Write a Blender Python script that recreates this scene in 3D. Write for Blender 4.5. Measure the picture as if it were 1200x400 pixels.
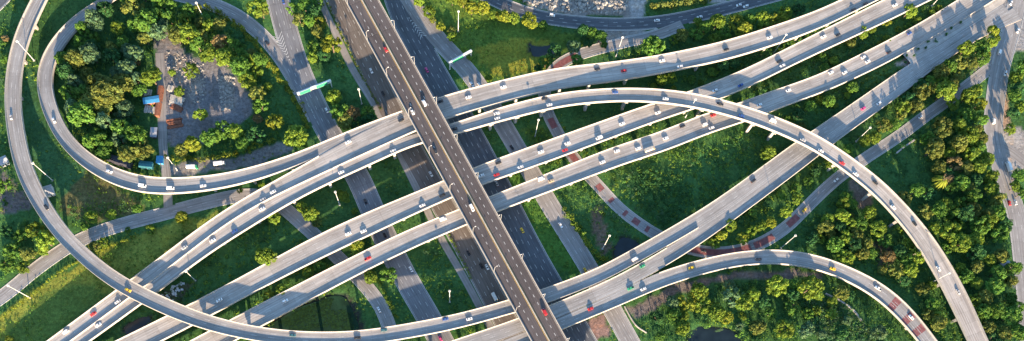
import bpy, math, random
import numpy as np
from mathutils import Matrix, Vector

for o in list(bpy.data.objects):
    bpy.data.objects.remove(o, do_unlink=True)
random.seed(7)
rng = np.random.default_rng(7)
sc = bpy.context.scene
col = sc.collection

# ------------------------------------------------------------------ camera
F, H, NX, NY, PX, PY = 720.0, 440.0, 530, 620, 565, 520      # focal (px of a 1200 px wide frame), height, nadir, principal point
_d = np.array([NX - PX, -(NY - PY), -F]); _d /= np.linalg.norm(_d)
_up = -_d
_x = np.array([1.0, 0, 0]); _x -= _up * (_x @ _up); _x /= np.linalg.norm(_x)
_y = np.cross(_up, _x)
RC = np.array([_x, _y, _up])
CAM = np.array([0.0, 0.0, H])
cd = bpy.data.cameras.new('camera')
cam = bpy.data.objects.new('camera', cd); col.objects.link(cam)
cd.sensor_fit = 'HORIZONTAL'; cd.sensor_width = 36.0; cd.lens = 36.0 * F / 1200
cd.shift_x = (600 - PX) / 1200; cd.shift_y = (PY - 200) / 1200
cd.clip_start = 1; cd.clip_end = 20000
_m = Matrix.Identity(4)
for i in range(3):
    for j in range(3):
        _m[i][j] = RC[i, j]
_m.translation = Vector(CAM)
cam.matrix_world = _m
sc.camera = cam

# ------------------------------------------------------------------ light
SUN_EL, SHADOW_AZ = math.radians(11.8), math.radians(-11.0)
w = bpy.data.worlds.new('World'); sc.world = w; w.use_nodes = True
nt = w.node_tree
bg = nt.nodes['Background']
sky = nt.nodes.new('ShaderNodeTexSky'); sky.sky_type = 'NISHITA'; sky.sun_disc = False
sky.sun_elevation = SUN_EL; sky.sun_rotation = math.pi + SHADOW_AZ
sky.air_density = 1.15; sky.dust_density = 0.6; sky.ozone_density = 3.0
nt.links.new(sky.outputs[0], bg.inputs[0]); bg.inputs[1].default_value = 0.115
sd = bpy.data.lights.new('sun', 'SUN'); sd.energy = 5.0; sd.angle = math.radians(0.5); sd.color = (1.0, 0.75, 0.50)
sun = bpy.data.objects.new('sun', sd); col.objects.link(sun)
_t = Vector((math.sin(SHADOW_AZ) * math.cos(SUN_EL), math.cos(SHADOW_AZ) * math.cos(SUN_EL), -math.sin(SUN_EL)))
sun.rotation_euler = _t.to_track_quat('-Z', 'Y').to_euler()
sun.location = (0, -300, 300)
vs = sc.view_settings
vs.view_transform = 'Standard'; vs.look = 'None'; vs.gamma = 1.0; vs.use_curve_mapping = False; vs.exposure = 2.0
sc.render.engine = 'CYCLES'
sc.cycles.max_bounces = 5; sc.cycles.diffuse_bounces = 3

# ------------------------------------------------------------------ helpers
def at(px, py, z=0.0):
    r = RC @ np.array([px - PX, -(py - PY), -F])
    return CAM + r * (z - H) / r[2]

def proj(P):
    c = (np.atleast_2d(P) - CAM) @ RC
    return np.stack([PX + F * c[:, 0] / -c[:, 2], PY - F * c[:, 1] / -c[:, 2]], 1)

def to_mesh(name, V, Fs, mats=(), midx=None, uv=None, smooth=False, tint=None):
    V = np.asarray(V, float); Fs = np.asarray(Fs, int)
    me = bpy.data.meshes.new(name)
    n, k = Fs.shape
    me.vertices.add(len(V)); me.vertices.foreach_set('co', V.ravel())
    me.loops.add(n * k); me.loops.foreach_set('vertex_index', Fs.ravel())
    me.polygons.add(n); me.polygons.foreach_set('loop_start', np.arange(0, n * k, k))
    if midx is not None:
        me.polygons.foreach_set('material_index', np.asarray(midx, int))
    me.polygons.foreach_set('use_smooth', np.full(n, smooth))
    if uv is not None:
        l = me.uv_layers.new(name='UVMap'); l.data.foreach_set('uv', np.asarray(uv, float)[Fs.ravel()].ravel())
    if tint is not None:
        a = me.attributes.new('tint', 'FLOAT_COLOR', 'POINT')
        t = np.ones((len(V), 4)); t[:, :tint.shape[1]] = tint
        a.data.foreach_set('color', t.ravel())
    for m in mats:
        me.materials.append(m)
    me.update(calc_edges=True)
    return me

def link(name, me, parent=None, loc=None):
    o = bpy.data.objects.new(name, me); col.objects.link(o)
    if parent is not None:
        o.parent = parent
    if loc is not None:
        o.location = loc
    return o

def tag(o, label=None, cat=None, group=None, kind=None):
    if label: o['label'] = label
    if cat: o['category'] = cat
    if group: o['group'] = group
    if kind: o['kind'] = kind
    return o

def empty(name, loc, label, cat, group=None, rz=0.0):
    o = bpy.data.objects.new(name, None); col.objects.link(o)
    o.location = loc; o.rotation_euler = (0, 0, rz); o.empty_display_size = 1
    return tag(o, label, cat, group)

def world_child(name, me, root):                      # vertices are in world metres, root is an unrotated Empty
    o = link(name, me, root)
    o.location = -Vector(root.location)
    return o

class MB:                                             # collects boxes / prisms / tubes for one mesh
    def __init__(s): s.V = []; s.F = []; s.M = []
    def add(s, v, f, m=0):
        b = len(s.V); s.V += [tuple(p) for p in v]
        for q in f: s.F.append([b + i for i in q]); s.M.append(m)
    def box(s, x0, x1, y0, y1, z0, z1, m=0, T=None, t=1.0, ty=None):   # t,ty: scale of the top face
        ty = t if ty is None else ty
        cx, cy = (x0 + x1) / 2, (y0 + y1) / 2
        v = [(x, y, z0) for x, y in ((x0, y0), (x1, y0), (x1, y1), (x0, y1))] + \
            [(cx + (x - cx) * t, cy + (y - cy) * ty, z1) for x, y in ((x0, y0), (x1, y0), (x1, y1), (x0, y1))]
        if T is not None: v = [tuple(T @ Vector(p)) for p in v]
        s.add(v, [(3, 2, 1, 0), (4, 5, 6, 7), (0, 1, 5, 4), (1, 2, 6, 5), (2, 3, 7, 6), (3, 0, 4, 7)], m)
    def tube(s, a, b, r0, r1, n=8, m=0, cap=True):
        a, b = Vector(a), Vector(b); d = (b - a).normalized()
        u = d.orthogonal().normalized(); k = d.cross(u)
        v = []
        for p, r in ((a, r0), (b, r1)):
            for i in range(n):
                q = 2 * math.pi * i / n
                v.append(p + u * (r * math.cos(q)) + k * (r * math.sin(q)))
        f = [(i, (i + 1) % n, n + (i + 1) % n, n + i) for i in range(n)]
        if cap: f += [tuple(range(n - 1, -1, -1)), tuple(range(n, 2 * n))]
        s.add(v, f, m)
    def prism(s, prof, y0, y1, m=0, ins=0.0):         # (x,z) outline swept along y
        n = len(prof)
        v = [(x, y0, z) for x, z in prof] + [(x, y1, z) for x, z in prof]
        f = [(i, n + i, n + (i + 1) % n, (i + 1) % n) for i in range(n)] + [tuple(range(n)), tuple(range(2 * n - 1, n - 1, -1))]
        s.add(v, f, m)
    def mesh(s, name, mats, smooth=False):
        me = bpy.data.meshes.new(name); me.from_pydata(s.V, [], s.F)
        for m in mats: me.materials.append(m)
        me.polygons.foreach_set('material_index', s.M)
        me.polygons.foreach_set('use_smooth', [smooth] * len(s.F))
        me.update(); return me

# ------------------------------------------------------------------ materials
class NT:
    def __init__(s, name):
        s.m = bpy.data.materials.new(name); s.m.use_nodes = True
        s.t = s.m.node_tree; s.b = s.t.nodes['Principled BSDF']
        s.b.inputs['Roughness'].default_value = 0.85
        s.b.inputs['Specular IOR Level'].default_value = 0.25
    def n(s, typ, **kw):
        o = s.t.nodes.new(typ)
        for k, v in kw.items(): setattr(o, k, v)
        return o
    def put(s, sock, v):
        if isinstance(v, (int, float)): sock.default_value = v
        elif isinstance(v, (tuple, list)): sock.default_value = (*v, 1.0) if sock.type == 'RGBA' and len(v) == 3 else v
        elif v is not None: s.t.links.new(v, sock)
    def math(s, op, a, b=None, c=None):
        o = s.n('ShaderNodeMath', operation=op)
        for i, v in enumerate((a, b, c)):
            if v is not None: s.put(o.inputs[i], v)
        return o.outputs[0]
    def vec(s, x, y, z=0.0):
        o = s.n('ShaderNodeCombineXYZ')
        for i, v in enumerate((x, y, z)): s.put(o.inputs[i], v)
        return o.outputs[0]
    def sep(s, v):
        o = s.n('ShaderNodeSeparateXYZ'); s.put(o.inputs[0], v); return o.outputs
    def noise(s, scale, vec=None, detail=3.0, rough=0.55):
        o = s.n('ShaderNodeTexNoise'); s.put(o.inputs['Scale'], scale); o.inputs['Detail'].default_value = detail
        o.inputs['Roughness'].default_value = rough
        if vec is not None: s.put(o.inputs['Vector'], vec)
        return o.outputs[0]
    def ramp(s, v, a, b, lo=0.0, hi=1.0):
        o = s.n('ShaderNodeMapRange'); s.put(o.inputs[0], v)
        for i, q in enumerate((a, b, lo, hi)): o.inputs[i + 1].default_value = q
        return o.outputs[0]
    def mix(s, f, a, b, mode='MIX'):
        o = s.n('ShaderNodeMix', data_type='RGBA', blend_type=mode)
        s.put(o.inputs[0], f); s.put(o.inputs[6], a); s.put(o.inputs[7], b)
        return o.outputs[2]
    def scale(s, c, f):                                # colour times a scalar
        o = s.n('ShaderNodeVectorMath', operation='SCALE'); s.put(o.inputs[0], c); s.put(o.inputs['Scale'], f)
        return o.outputs[0]
    def pos(s): return s.n('ShaderNodeNewGeometry').outputs['Position']
    def uv(s): return s.n('ShaderNodeUVMap').outputs[0]
    def rand(s): return s.n('ShaderNodeObjectInfo').outputs['Random']
    def attr(s, n): return s.n('ShaderNodeAttribute', attribute_name=n).outputs['Color']
    def bump(s, h, dist, strength=1.0):
        o = s.n('ShaderNodeBump'); s.put(o.inputs['Height'], h)
        o.inputs['Distance'].default_value = dist; o.inputs['Strength'].default_value = strength
        s.t.links.new(o.outputs[0], s.b.inputs['Normal'])
    def base(s, c): s.put(s.b.inputs['Base Color'], c); return s.m

def plain(name, c, rough=0.6, spec=0.3, var=0.12, sc_=1.5, metal=0.0):
    q = NT(name); q.b.inputs['Roughness'].default_value = rough; q.b.inputs['Specular IOR Level'].default_value = spec
    q.b.inputs['Metallic'].default_value = metal
    f = q.ramp(q.noise(sc_, q.pos()), 0.3, 0.7, 1 - var, 1 + var)
    return q.base(q.scale(tuple(c), f))

def road_mat(name, c, slab=0.085, streak=0.26, joint=9.0, lane=3.5):
    q = NT(name)
    u, v, _ = q.sep(q.uv())
    st = q.noise(1.0, q.vec(q.math('MULTIPLY', u, 1.1), q.math('MULTIPLY', v, 0.018)), 4.0, 0.6)
    st2 = q.noise(1.0, q.vec(q.math('MULTIPLY', u, 0.35), q.math('MULTIPLY', v, 0.006), 4.0), 3.0, 0.6)
    wn = q.n('ShaderNodeTexWhiteNoise', noise_dimensions='2D')
    q.put(wn.inputs['Vector'], q.vec(q.math('FLOOR', q.math('DIVIDE', u, lane)), q.math('FLOOR', q.math('DIVIDE', v, joint))))
    blot = q.noise(0.045, q.pos(), 4.0, 0.6)
    fine = q.noise(1.6, q.pos(), 2.0, 0.6)
    jf = q.math('FRACT', q.math('DIVIDE', v, joint))
    jl = q.math('LESS_THAN', jf, 0.035)
    f = q.ramp(st, 0.25, 0.75, 1 - streak, 1 + streak)
    f = q.math('MULTIPLY', f, q.ramp(st2, 0.3, 0.7, 1 - streak * 0.7, 1 + streak * 0.7))
    f = q.math('MULTIPLY', f, q.ramp(wn.outputs[0], 0, 1, 1 - slab, 1 + slab))
    f = q.math('MULTIPLY', f, q.ramp(blot, 0.3, 0.7, 0.86, 1.13))
    f = q.math('MULTIPLY', f, q.ramp(fine, 0.3, 0.7, 0.93, 1.07))
    f = q.math('MULTIPLY', f, q.ramp(q.rand(), 0, 1, 0.92, 1.08))
    f = q.math('MULTIPLY', f, q.math('SUBTRACT', 1.0, q.math('MULTIPLY', jl, 0.12)))
    wheel = q.math('COSINE', q.math('MULTIPLY', u, 2 * math.pi / (lane / 2)))
    f = q.math('MULTIPLY', f, q.ramp(wheel, -1, 1, 0.95, 1.04))
    rub = q.ramp(q.noise(1.0, q.vec(q.math('MULTIPLY', u, 0.9), q.math('MULTIPLY', v, 0.03), 9.0), 4.0, 0.65), 0.5, 0.72)
    cc = q.mix(q.math('MULTIPLY', rub, 0.75), tuple(c), (c[0] * .66, c[1] * .58, c[2] * .54))
    return q.base(q.scale(cc, f))

M = {}
M['concrete'] = road_mat('pale_concrete_roadway', (0.35, 0.325, 0.30))
M['ramp'] = road_mat('grey_concrete_roadway', (0.29, 0.280, 0.270), 0.04, 0.2)
M['dark_deck'] = road_mat('dark_asphalt_roadway', (0.098, 0.085, 0.083), 0.02, 0.16, 30.0)
M['asphalt'] = road_mat('asphalt_roadway', (0.098, 0.107, 0.122), 0.03, 0.22, 24.0)
M['brown_asphalt'] = road_mat('dusty_asphalt_roadway', (0.165, 0.143, 0.128), 0.03, 0.24, 24.0)
M['grey_asphalt'] = road_mat('grey_asphalt_roadway', (0.175, 0.178, 0.188), 0.03, 0.2, 24.0)
M['street'] = road_mat('worn_street', (0.26, 0.25, 0.243), 0.05, 0.22, 12.0)
M['path'] = road_mat('worn_path', (0.27, 0.255, 0.24), 0.08, 0.2, 6.0)

def concrete_side():
    q = NT('weathered_concrete')
    p = q.pos()
    n1 = q.noise(0.35, p, 4.0, 0.6); n2 = q.noise(2.0, p, 3.0)
    f = q.math('MULTIPLY', q.ramp(n1, 0.3, 0.7, 0.85, 1.1), q.ramp(n2, 0.3, 0.7, 0.92, 1.06))
    q.bump(n2, 0.02)
    return q.base(q.scale((0.38, 0.36, 0.335), f))
M['side'] = concrete_side()
M['kerb'] = plain('kerb_concrete', (0.42, 0.41, 0.39), 0.9, 0.2, 0.15, 0.4)
M['paint'] = plain('road_paint_white', (0.52, 0.52, 0.50), 0.7, 0.3, 0.3, 0.9)
M['redpaint'] = plain('road_paint_red', (0.21, 0.085, 0.085), 0.8, 0.2, 0.3, 0.5)
M['yellowline'] = plain('road_paint_yellow', (0.55, 0.38, 0.10), 0.7, 0.3, 0.2, 0.9)
M['steel'] = plain('galvanised_steel', (0.62, 0.62, 0.60), 0.45, 0.5, 0.08)
M['lamp'] = plain('lamp_housing', (0.75, 0.75, 0.72), 0.5, 0.4, 0.05)
M['sign_green'] = plain('sign_green', (0.03, 0.25, 0.14), 0.5, 0.4, 0.06)
M['rust'] = plain('rusty_sheet', (0.22, 0.09, 0.055), 0.8, 0.2, 0.3, 0.8)
M['plank'] = plain('bleached_planks', (0.42, 0.40, 0.36), 0.85, 0.2, 0.25, 1.2)
M['bluetarp'] = plain('blue_sheet', (0.06, 0.27, 0.50), 0.6, 0.3, 0.15, 0.8)
M['teal'] = plain('teal_sheet', (0.05, 0.20, 0.24), 0.6, 0.3, 0.15, 0.8)
M['darkroof'] = plain('dark_roof_sheet', (0.07, 0.07, 0.085), 0.7, 0.3, 0.3, 0.6)
M['whitewall'] = plain('whitewash', (0.60, 0.60, 0.60), 0.8, 0.2, 0.12, 0.6)
M['roofgrey'] = plain('grey_roof_sheet', (0.30, 0.32, 0.36), 0.6, 0.3, 0.15, 0.6)
M['rubble'] = plain('rubble', (0.26, 0.25, 0.23), 0.9, 0.2, 0.5, 0.5)
M['bark'] = plain('bark', (0.13, 0.10, 0.075), 0.9, 0.1, 0.25, 3.0)
M['tyre'] = plain('tyre_rubber', (0.02, 0.02, 0.02), 0.8, 0.2, 0.1)
M['glass'] = plain('car_glass', (0.015, 0.02, 0.028), 0.12, 0.5, 0.05)
M['hub'] = plain('wheel_rim', (0.4, 0.4, 0.42), 0.4, 0.5, 0.05)
M['tail'] = plain('tail_lamp_red', (0.35, 0.02, 0.02), 0.3, 0.5, 0.05)

def water_mat(name, c, rough=0.15):
    q = NT(name); q.b.inputs['Roughness'].default_value = rough; q.b.inputs['Specular IOR Level'].default_value = 0.5 if rough < .5 else 0.1
    n = q.noise(0.12, q.pos(), 4.0)
    q.bump(q.noise(1.2, q.pos(), 3.0), 0.05)
    return q.base(q.scale(tuple(c), q.ramp(n, 0.3, 0.7, 0.6, 1.4)))
M['water'] = water_mat('pond_water', (0.010, 0.018, 0.022), 0.3)
M['algae'] = water_mat('algae_water', (0.012, 0.036, 0.020), 0.8)

def leaf_mat(name, c, hue=0.25):
    q = NT(name); q.b.inputs['Roughness'].default_value = 0.7; q.b.inputs['Specular IOR Level'].default_value = 0.15
    f = q.ramp(q.rand(), 0, 1, 0.78, 1.22)
    n = q.noise(0.5, q.pos(), 2.0)
    c2 = (c[0] * 1.25, c[1] * 1.12, c[2] * 0.8)
    cc = q.mix(q.ramp(n, 0.35, 0.65), tuple(c), c2)
    cc = q.mix(1.0, cc, q.attr('tint'), 'MULTIPLY')
    cc = q.scale(cc, f)
    tr = q.n('ShaderNodeBsdfTranslucent'); q.put(tr.inputs[0], cc)
    ms = q.n('ShaderNodeMixShader'); ms.inputs[0].default_value = hue
    q.t.links.new(q.b.outputs[0], ms.inputs[1]); q.t.links.new(tr.outputs[0], ms.inputs[2])
    out = q.t.nodes['Material Output']; q.t.links.new(ms.outputs[0], out.inputs[0])
    return q.base(cc)
TONES = {'green': (0.078, 0.172, 0.032), 'lime': (0.128, 0.205, 0.030), 'dark': (0.036, 0.112, 0.040),
         'olive': (0.125, 0.160, 0.040), 'yellow': (0.170, 0.215, 0.028), 'brown': (0.17, 0.135, 0.065), 'pale': (0.090, 0.170, 0.090)}
LEAF = {k: leaf_mat('leaves_' + k, v) for k, v in TONES.items()}

# ------------------------------------------------------------------ roads as ribbons
def catmull(P, step=4.0):
    P = np.asarray(P, float); out = []
    Q = np.vstack([2 * P[0] - P[1], P, 2 * P[-1] - P[-2]])
    for i in range(1, len(Q) - 2):
        n = max(2, int(np.linalg.norm(Q[i + 1] - Q[i]) / step))
        for k in range(n):
            t = k / n
            out.append(0.5 * (2 * Q[i] + (Q[i + 1] - Q[i - 1]) * t + (2 * Q[i - 1] - 5 * Q[i] + 4 * Q[i + 1] - Q[i + 2]) * t * t
                              + (3 * Q[i] - Q[i - 1] - 3 * Q[i + 1] + Q[i + 2]) * t ** 3))
    out.append(Q[-2]); return np.array(out)

def resample(P, step):
    d = np.r_[0, np.cumsum(np.linalg.norm(np.diff(P[:, :2], axis=0), axis=1))]
    s = np.linspace(0, d[-1], max(3, int(round(d[-1] / step)) + 1))
    return np.stack([np.interp(s, d, P[:, k]) for k in range(P.shape[1])], 1)

def smooth(P, sig):
    n = int(sig * 3); k = np.exp(-0.5 * (np.arange(-n, n + 1) / sig) ** 2); k /= k.sum()
    Q = np.vstack([2 * P[0] - P[n:0:-1], P, 2 * P[-1] - P[-2:-n - 2:-1]])
    return np.stack([np.convolve(Q[:, j], k, 'valid') for j in range(P.shape[1])], 1)

STEP = 3.0
class Road:
    def __init__(s, key, U, L, z, width=None, sig=4.0, ext=(90, 90), wsig=8.0):
        s.key = key
        zx = [a for a, _ in z]; zy = [b for _, b in z]
        U = catmull(U)
        fr = np.r_[0, np.cumsum(np.linalg.norm(np.diff(U, axis=0), axis=1))]; fr /= fr[-1]
        zu = np.interp(fr, zx, zy)
        WU = np.array([at(p[0], p[1], q) for p, q in zip(U, zu)])
        if L is None:
            P = np.c_[WU, np.full(len(WU), width)]
        else:
            L = catmull(L)
            zl = np.array([zu[np.argmin(((U - p) ** 2).sum(1))] for p in L])
            WL = resample(np.array([at(p[0], p[1], q) for p, q in zip(L, zl)]), 1.0)
            P = []
            for p in WU:
                d = ((WL[:, :2] - p[:2]) ** 2).sum(1); j = int(np.argmin(d))
                if j in (0, len(WL) - 1): continue
                q = WL[j]
                P.append([(p[0] + q[0]) / 2, (p[1] + q[1]) / 2, p[2], math.sqrt(d[j])])
            P = np.array(P)
            if width: P[:, 3] = width
        P = resample(P, STEP)
        for e, sgn in ((ext[0], 0), (ext[1], -1)):
            if e:
                k = min(6, len(P) - 1)
                a, b = (P[0], P[k]) if sgn == 0 else (P[-1], P[-1 - k])
                t = (a[:2] - b[:2]) / np.linalg.norm(a[:2] - b[:2]); n = int(e / STEP)
                E = np.array([[a[0] + t[0] * STEP * i, a[1] + t[1] * STEP * i, a[2], a[3]] for i in range(1, n + 1)])
                P = np.vstack([E[::-1], P]) if sgn == 0 else np.vstack([P, E])
        W = smooth(P[:, 3:4], wsig)[:, 0] if (L is not None and not width) else P[:, 3]
        P = np.c_[smooth(P[:, :2], sig), smooth(P[:, 2:3], 8.0)]
        s.P = P; s.w = W
        t = np.gradient(P[:, :2], axis=0); t /= np.linalg.norm(t, axis=1)[:, None]
        s.t = t; s.n = np.stack([-t[:, 1], t[:, 0]], 1)
        s.s = np.r_[0, np.cumsum(np.linalg.norm(np.diff(P[:, :2], axis=0), axis=1))]
        s.px = proj(P)
    def near(s, x, y):
        d = (s.P[:, 0] - x) ** 2 + (s.P[:, 1] - y) ** 2; i = int(np.argmin(d)); return i, math.sqrt(d[i])
    def inside(s, x, y, m=0.0):
        i, d = s.near(x, y)
        if d > s.w[i] / 2 + m + 2: return None
        lat = abs((np.array([x, y]) - s.P[i, :2]) @ s.n[i]); lon = abs((np.array([x, y]) - s.P[i, :2]) @ s.t[i])
        return i if lat < s.w[i] / 2 + m and lon < STEP + m else None

def sweep(R, prof, i0, i1, name, mats, mfun=None, caps=True, closed=True, s0=0.0, s1=0.0):
    # prof(i) -> list of (d, z); swept along stations i0..i1
    V = []; UV = []; n = None
    for i in range(i0, i1 + 1):
        pr = prof(i); n = len(pr)
        sh = s0 if i == i0 else (-s1 if i == i1 else 0.0)
        for d, z in pr:
            p = R.P[i, :2] + R.n[i] * d + R.t[i] * sh
            V.append((p[0], p[1], z)); UV.append((d, R.s[i]))
    Fs = []; mi = []
    for a in range(i1 - i0):
        for k in range(n if closed else n - 1):
            k2 = (k + 1) % n
            Fs.append((a * n + k, a * n + k2, (a + 1) * n + k2, (a + 1) * n + k)); mi.append(mfun(k) if mfun else 0)
    me = bpy.data.meshes.new(name)
    if caps and closed:
        Fs.append(tuple(range(n - 1, -1, -1))); mi.append(len(mats) - 1)
        b = (i1 - i0) * n
        Fs.append(tuple(range(b, b + n))); mi.append(len(mats) - 1)
    me.from_pydata(V, [], Fs)
    l = me.uv_layers.new(name='UVMap')
    vi = np.empty(len(me.loops), int); me.loops.foreach_get('vertex_index', vi)
    l.data.foreach_set('uv', np.array(UV)[vi].ravel())
    for m in mats: me.materials.append(m)
    me.polygons.foreach_set('material_index', mi)
    me.update(); return me

DECK, GROUND = {}, {}
def deck(key, *a, **k): DECK[key] = Road(key, *a, **k)
def ground_road(key, *a, **k): GROUND[key] = Road(key, *a, **k)

deck('CB', [(424, 0), (479, 100), (534, 200), (589, 300), (644, 400)], None, [(0, 20), (1, 20)], width=23.4)
deck('A', [(986, 0), (960, 12), (900, 33), (840, 51), (770, 66), (720, 73), (656, 80), (600, 92), (560, 102), (510, 116), (470, 133), (430, 152), (394, 171), (368, 187), (320, 214), (276, 239), (240, 263), (164, 320), (134, 342), (56, 400)],
     [(1030, 0), (960, 34), (920, 49), (860, 68), (806, 80), (720, 96), (664, 103), (620, 112), (566, 127), (522, 140), (476, 159), (430, 180), (380, 203), (320, 231), (298, 243), (256, 270), (180, 329), (150, 351), (84, 400)],
     [(0, 9.5), (.3, 11.8), (.58, 12.6), (.72, 10.5), (.9, 6.5), (1, 5.5)])
deck('A2', [(524, 149), (580, 128), (640, 113), (680, 107), (720, 104), (760, 104), (804, 108), (848, 118), (900, 134), (950, 155), (960, 160), (1010, 194), (1040, 218), (1059, 239), (1090, 274), (1118, 318), (1140, 360), (1155, 400)][::-1]
     + [(476, 158.5), (430, 179.5), (380, 202.5), (320, 230.5), (298, 242.5), (256, 269.5), (180, 328.5), (150, 350.5), (84, 399.5)],
     [(532, 157), (580, 145), (620, 134), (660, 125), (720, 119), (760, 119), (804, 125), (840, 132), (880, 144), (920, 160), (960, 180), (994, 204), (1020, 225), (1037, 242), (1064, 273), (1096, 323), (1118, 368), (1134, 400)][::-1]
     + [(480, 173), (420, 200), (380, 218), (338, 240), (296, 266), (240, 301), (218, 318), (184, 343), (166, 357), (106, 400)],
     [(0, 9), (.2, 14.5), (.33, 16.3), (.41, 16.3), (.48, 13), (.56, 12.5), (.66, 12.4), (.78, 10.5), (.93, 6.5), (1, 5.5)])
deck('C', [(1035, 0), (960, 38), (876, 80), (814, 105), (764, 122), (720, 137), (656, 160), (600, 180), (556, 197), (518, 213), (480, 229), (452, 240), (380, 272), (292, 320), (240, 348), (192, 372), (140, 400)],
     [(1094, 0), (1006, 41), (960, 62), (924, 79), (880, 101), (844, 116), (814, 128), (770, 142), (720, 161), (620, 198), (566, 216), (530, 232), (506, 241), (480, 254), (342, 320), (247, 370), (224, 383), (190, 400)],
     [(0, 8.5), (.25, 9.8), (.6, 10.3), (.85, 7.5), (1, 5.5)])
deck('D', [(1122, 0), (1068, 33), (976, 80), (960, 88), (920, 102), (868, 120), (828, 133), (760, 160), (720, 172), (646, 202), (576, 230), (540, 245), (480, 269), (376, 320), (268, 376), (222, 400)],
     [(1168, 0), (1100, 40), (1028, 80), (960, 110), (910, 128), (876, 142), (820, 160), (804, 168), (720, 197), (604, 240), (548, 263), (480, 293), (424, 320), (306, 383), (276, 400)],
     [(0, 1.2), (.12, 4.0), (.25, 9.0), (.36, 9.8), (.6, 10.3), (.85, 7.8), (1, 6.2)])
deck('L', [(55, 0), (40, 34), (30, 62), (26, 80), (24, 106), (26, 134), (30, 160), (38, 194), (60, 239), (86, 276), (138, 320), (180, 342), (240, 368), (300, 383), (360, 389), (420, 388), (480, 379), (540, 367), (596, 352), (634, 339), (688, 320), (720, 304), (830, 240), (930, 168), (960, 148), (1060, 79), (1126, 36), (1182, 0)],
     [(38, 0), (24, 24), (14, 52), (9, 80), (6, 106), (6, 130), (10, 160), (18, 200), (37, 240), (66, 280), (107, 320), (144, 345), (192, 369), (240, 386.5), (300, 400), (360, 406), (420, 405), (480, 396.5), (540, 384.5), (604, 366), (644, 355.5), (680, 341), (720, 323), (788, 285.5), (844, 251.5), (900, 211), (960, 167), (1020, 126), (1068, 92), (1122, 56), (1185, 13)],
     [(0, 8), (.1, 9.5), (.26, 13), (.38, 13.4), (.5, 12), (.575, 10.2), (.70, 7.8), (.76, 6.6), (.83, 6.2), (.9, 4.6), (.96, 1.4), (1, .3)], ext=(90, 0))
deck('E2', [(1188, 9), (1121, 54.5), (1067, 90.5), (1019, 124.5), (959, 165.5), (899, 209.5), (843, 250), (788, 285.5), (720, 325), (680, 343), (644, 358), (608, 373), (528, 400)],
     [(1200, 22), (1156, 40), (1100, 76), (1068, 102), (992, 156), (960, 182), (886, 238), (820, 286), (766, 320), (720, 343), (680, 361), (640, 378), (600, 394), (560, 408)],
     [(0, .3), (.11, 3.5), (.235, 8.0), (.37, 9.6), (.7, 10), (1, 10)], ext=(0, 90))
deck('F', [(1100, 404), (1096, 400), (1072, 366), (1040, 336), (1006, 319), (960, 300), (920, 293), (884, 293.5), (840, 300), (772, 319), (721, 344), (681, 362), (641, 379), (601, 395), (561, 409)],
     [(1078, 404), (1074, 398), (1054, 376), (1026, 350), (996, 330.5), (960, 317), (920, 310), (880, 310), (836, 318), (780, 336), (720, 361), (660, 386), (625, 402), (580, 420)],
     [(0, 5), (.2, 6.5), (.45, 7.3), (.6, 7.8), (1, 10)])
deck('LP', [(138, -2), (112, 15), (88, 38), (72, 58), (62, 80), (61, 98), (64, 118), (82, 158), (100, 176), (120, 190), (150, 203), (180, 208.5), (240, 207.5), (280, 200.5), (320, 189), (360, 175), (394, 160), (435, 144), (475, 129)],
     [(124, -2), (90, 16), (64, 42), (50, 64), (43, 82), (43, 106), (50, 130), (64, 162), (96, 196), (128, 215), (160, 226), (185, 229), (240, 224.5), (290, 214.5), (330, 202.5), (368, 187), (400, 171), (440, 151), (478, 134)],
     [(0, 3), (.18, 5.5), (.45, 9.5), (.72, 11.2), (1, 12.64)], ext=(60, 0))

def stitch(a, b, m):                                   # deck a lies a few centimetres under deck b where they run side by side
    for i in range(len(a.P)):
        j, d = b.near(a.P[i, 0], a.P[i, 1])
        if m(a.px[i]): a.P[i, 2] = b.P[j, 2] - 0.04
stitch(DECK['A2'], DECK['A'], lambda p: p[0] < 500)
DECK['A2'].P[:, 2] = smooth(DECK['A2'].P[:, 2:3], 4.0)[:, 0]
stitch(DECK['E2'], DECK['L'], lambda p: p[0] > 650)
stitch(DECK['F'], DECK['E2'], lambda p: p[0] < 775)
DECK['F'].P[:, 2] = smooth(DECK['F'].P[:, 2:3], 6.0)[:, 0]
DECK['E2'].P[:, 2] = smooth(DECK['E2'].P[:, 2:3], 3.0)[:, 0]
ground_road('K', [(325, -4), (336, 38), (349, 80), (374, 134), (390, 165), (418, 203), (430, 232), (448, 272), (476, 328), (500, 368), (517, 400)], None, [(0, .03), (1, .03)], width=17)
ground_road('HR', [(200, -8), (245, 3), (280, 19), (307, 41), (330, 68), (352, 106), (370, 140)], None, [(0, .026), (1, .026)], width=10.5, ext=(60, 0))
ground_road('G2', [(396, 0), (440, 92), (478, 168), (540, 278), (588, 368), (605, 400)], None, [(0, .03), (1, .03)], width=17)
ground_road('P1', [(372, -10), (380, 12), (396, 44), (412, 80), (443, 130), (480, 204), (517, 280), (541, 320), (560, 356), (586, 404)], None, [(0, .022), (1, .022)], width=5.5)
ground_road('G3', [(463, -10), (473, 20), (512, 92), (546, 150), (580, 214), (624, 300), (660, 362), (682, 400)], None, [(0, .03), (1, .03)], width=20)
ground_road('G4', [(474, -10), (492, 20), (525, 60), (548, 82), (568, 112), (592, 150), (644, 240), (691, 316), (738, 400)], None, [(0, .034), (1, .034)], width=13.5)
ground_road('M', [(800, 29), (770, 41), (722, 52), (672, 66), (650, 79), (638, 100), (638, 124), (647, 144), (671, 184), (707, 224), (727, 246), (770, 276), (812, 293), (846, 297), (884, 289), (920, 268), (948, 240), (980, 210), (1012, 187), (1056, 158), (1082, 138), (1124, 108), (1160, 80)], None, [(0, .038), (1, .038)], width=8.5, ext=(0, 0), sig=3)
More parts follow.
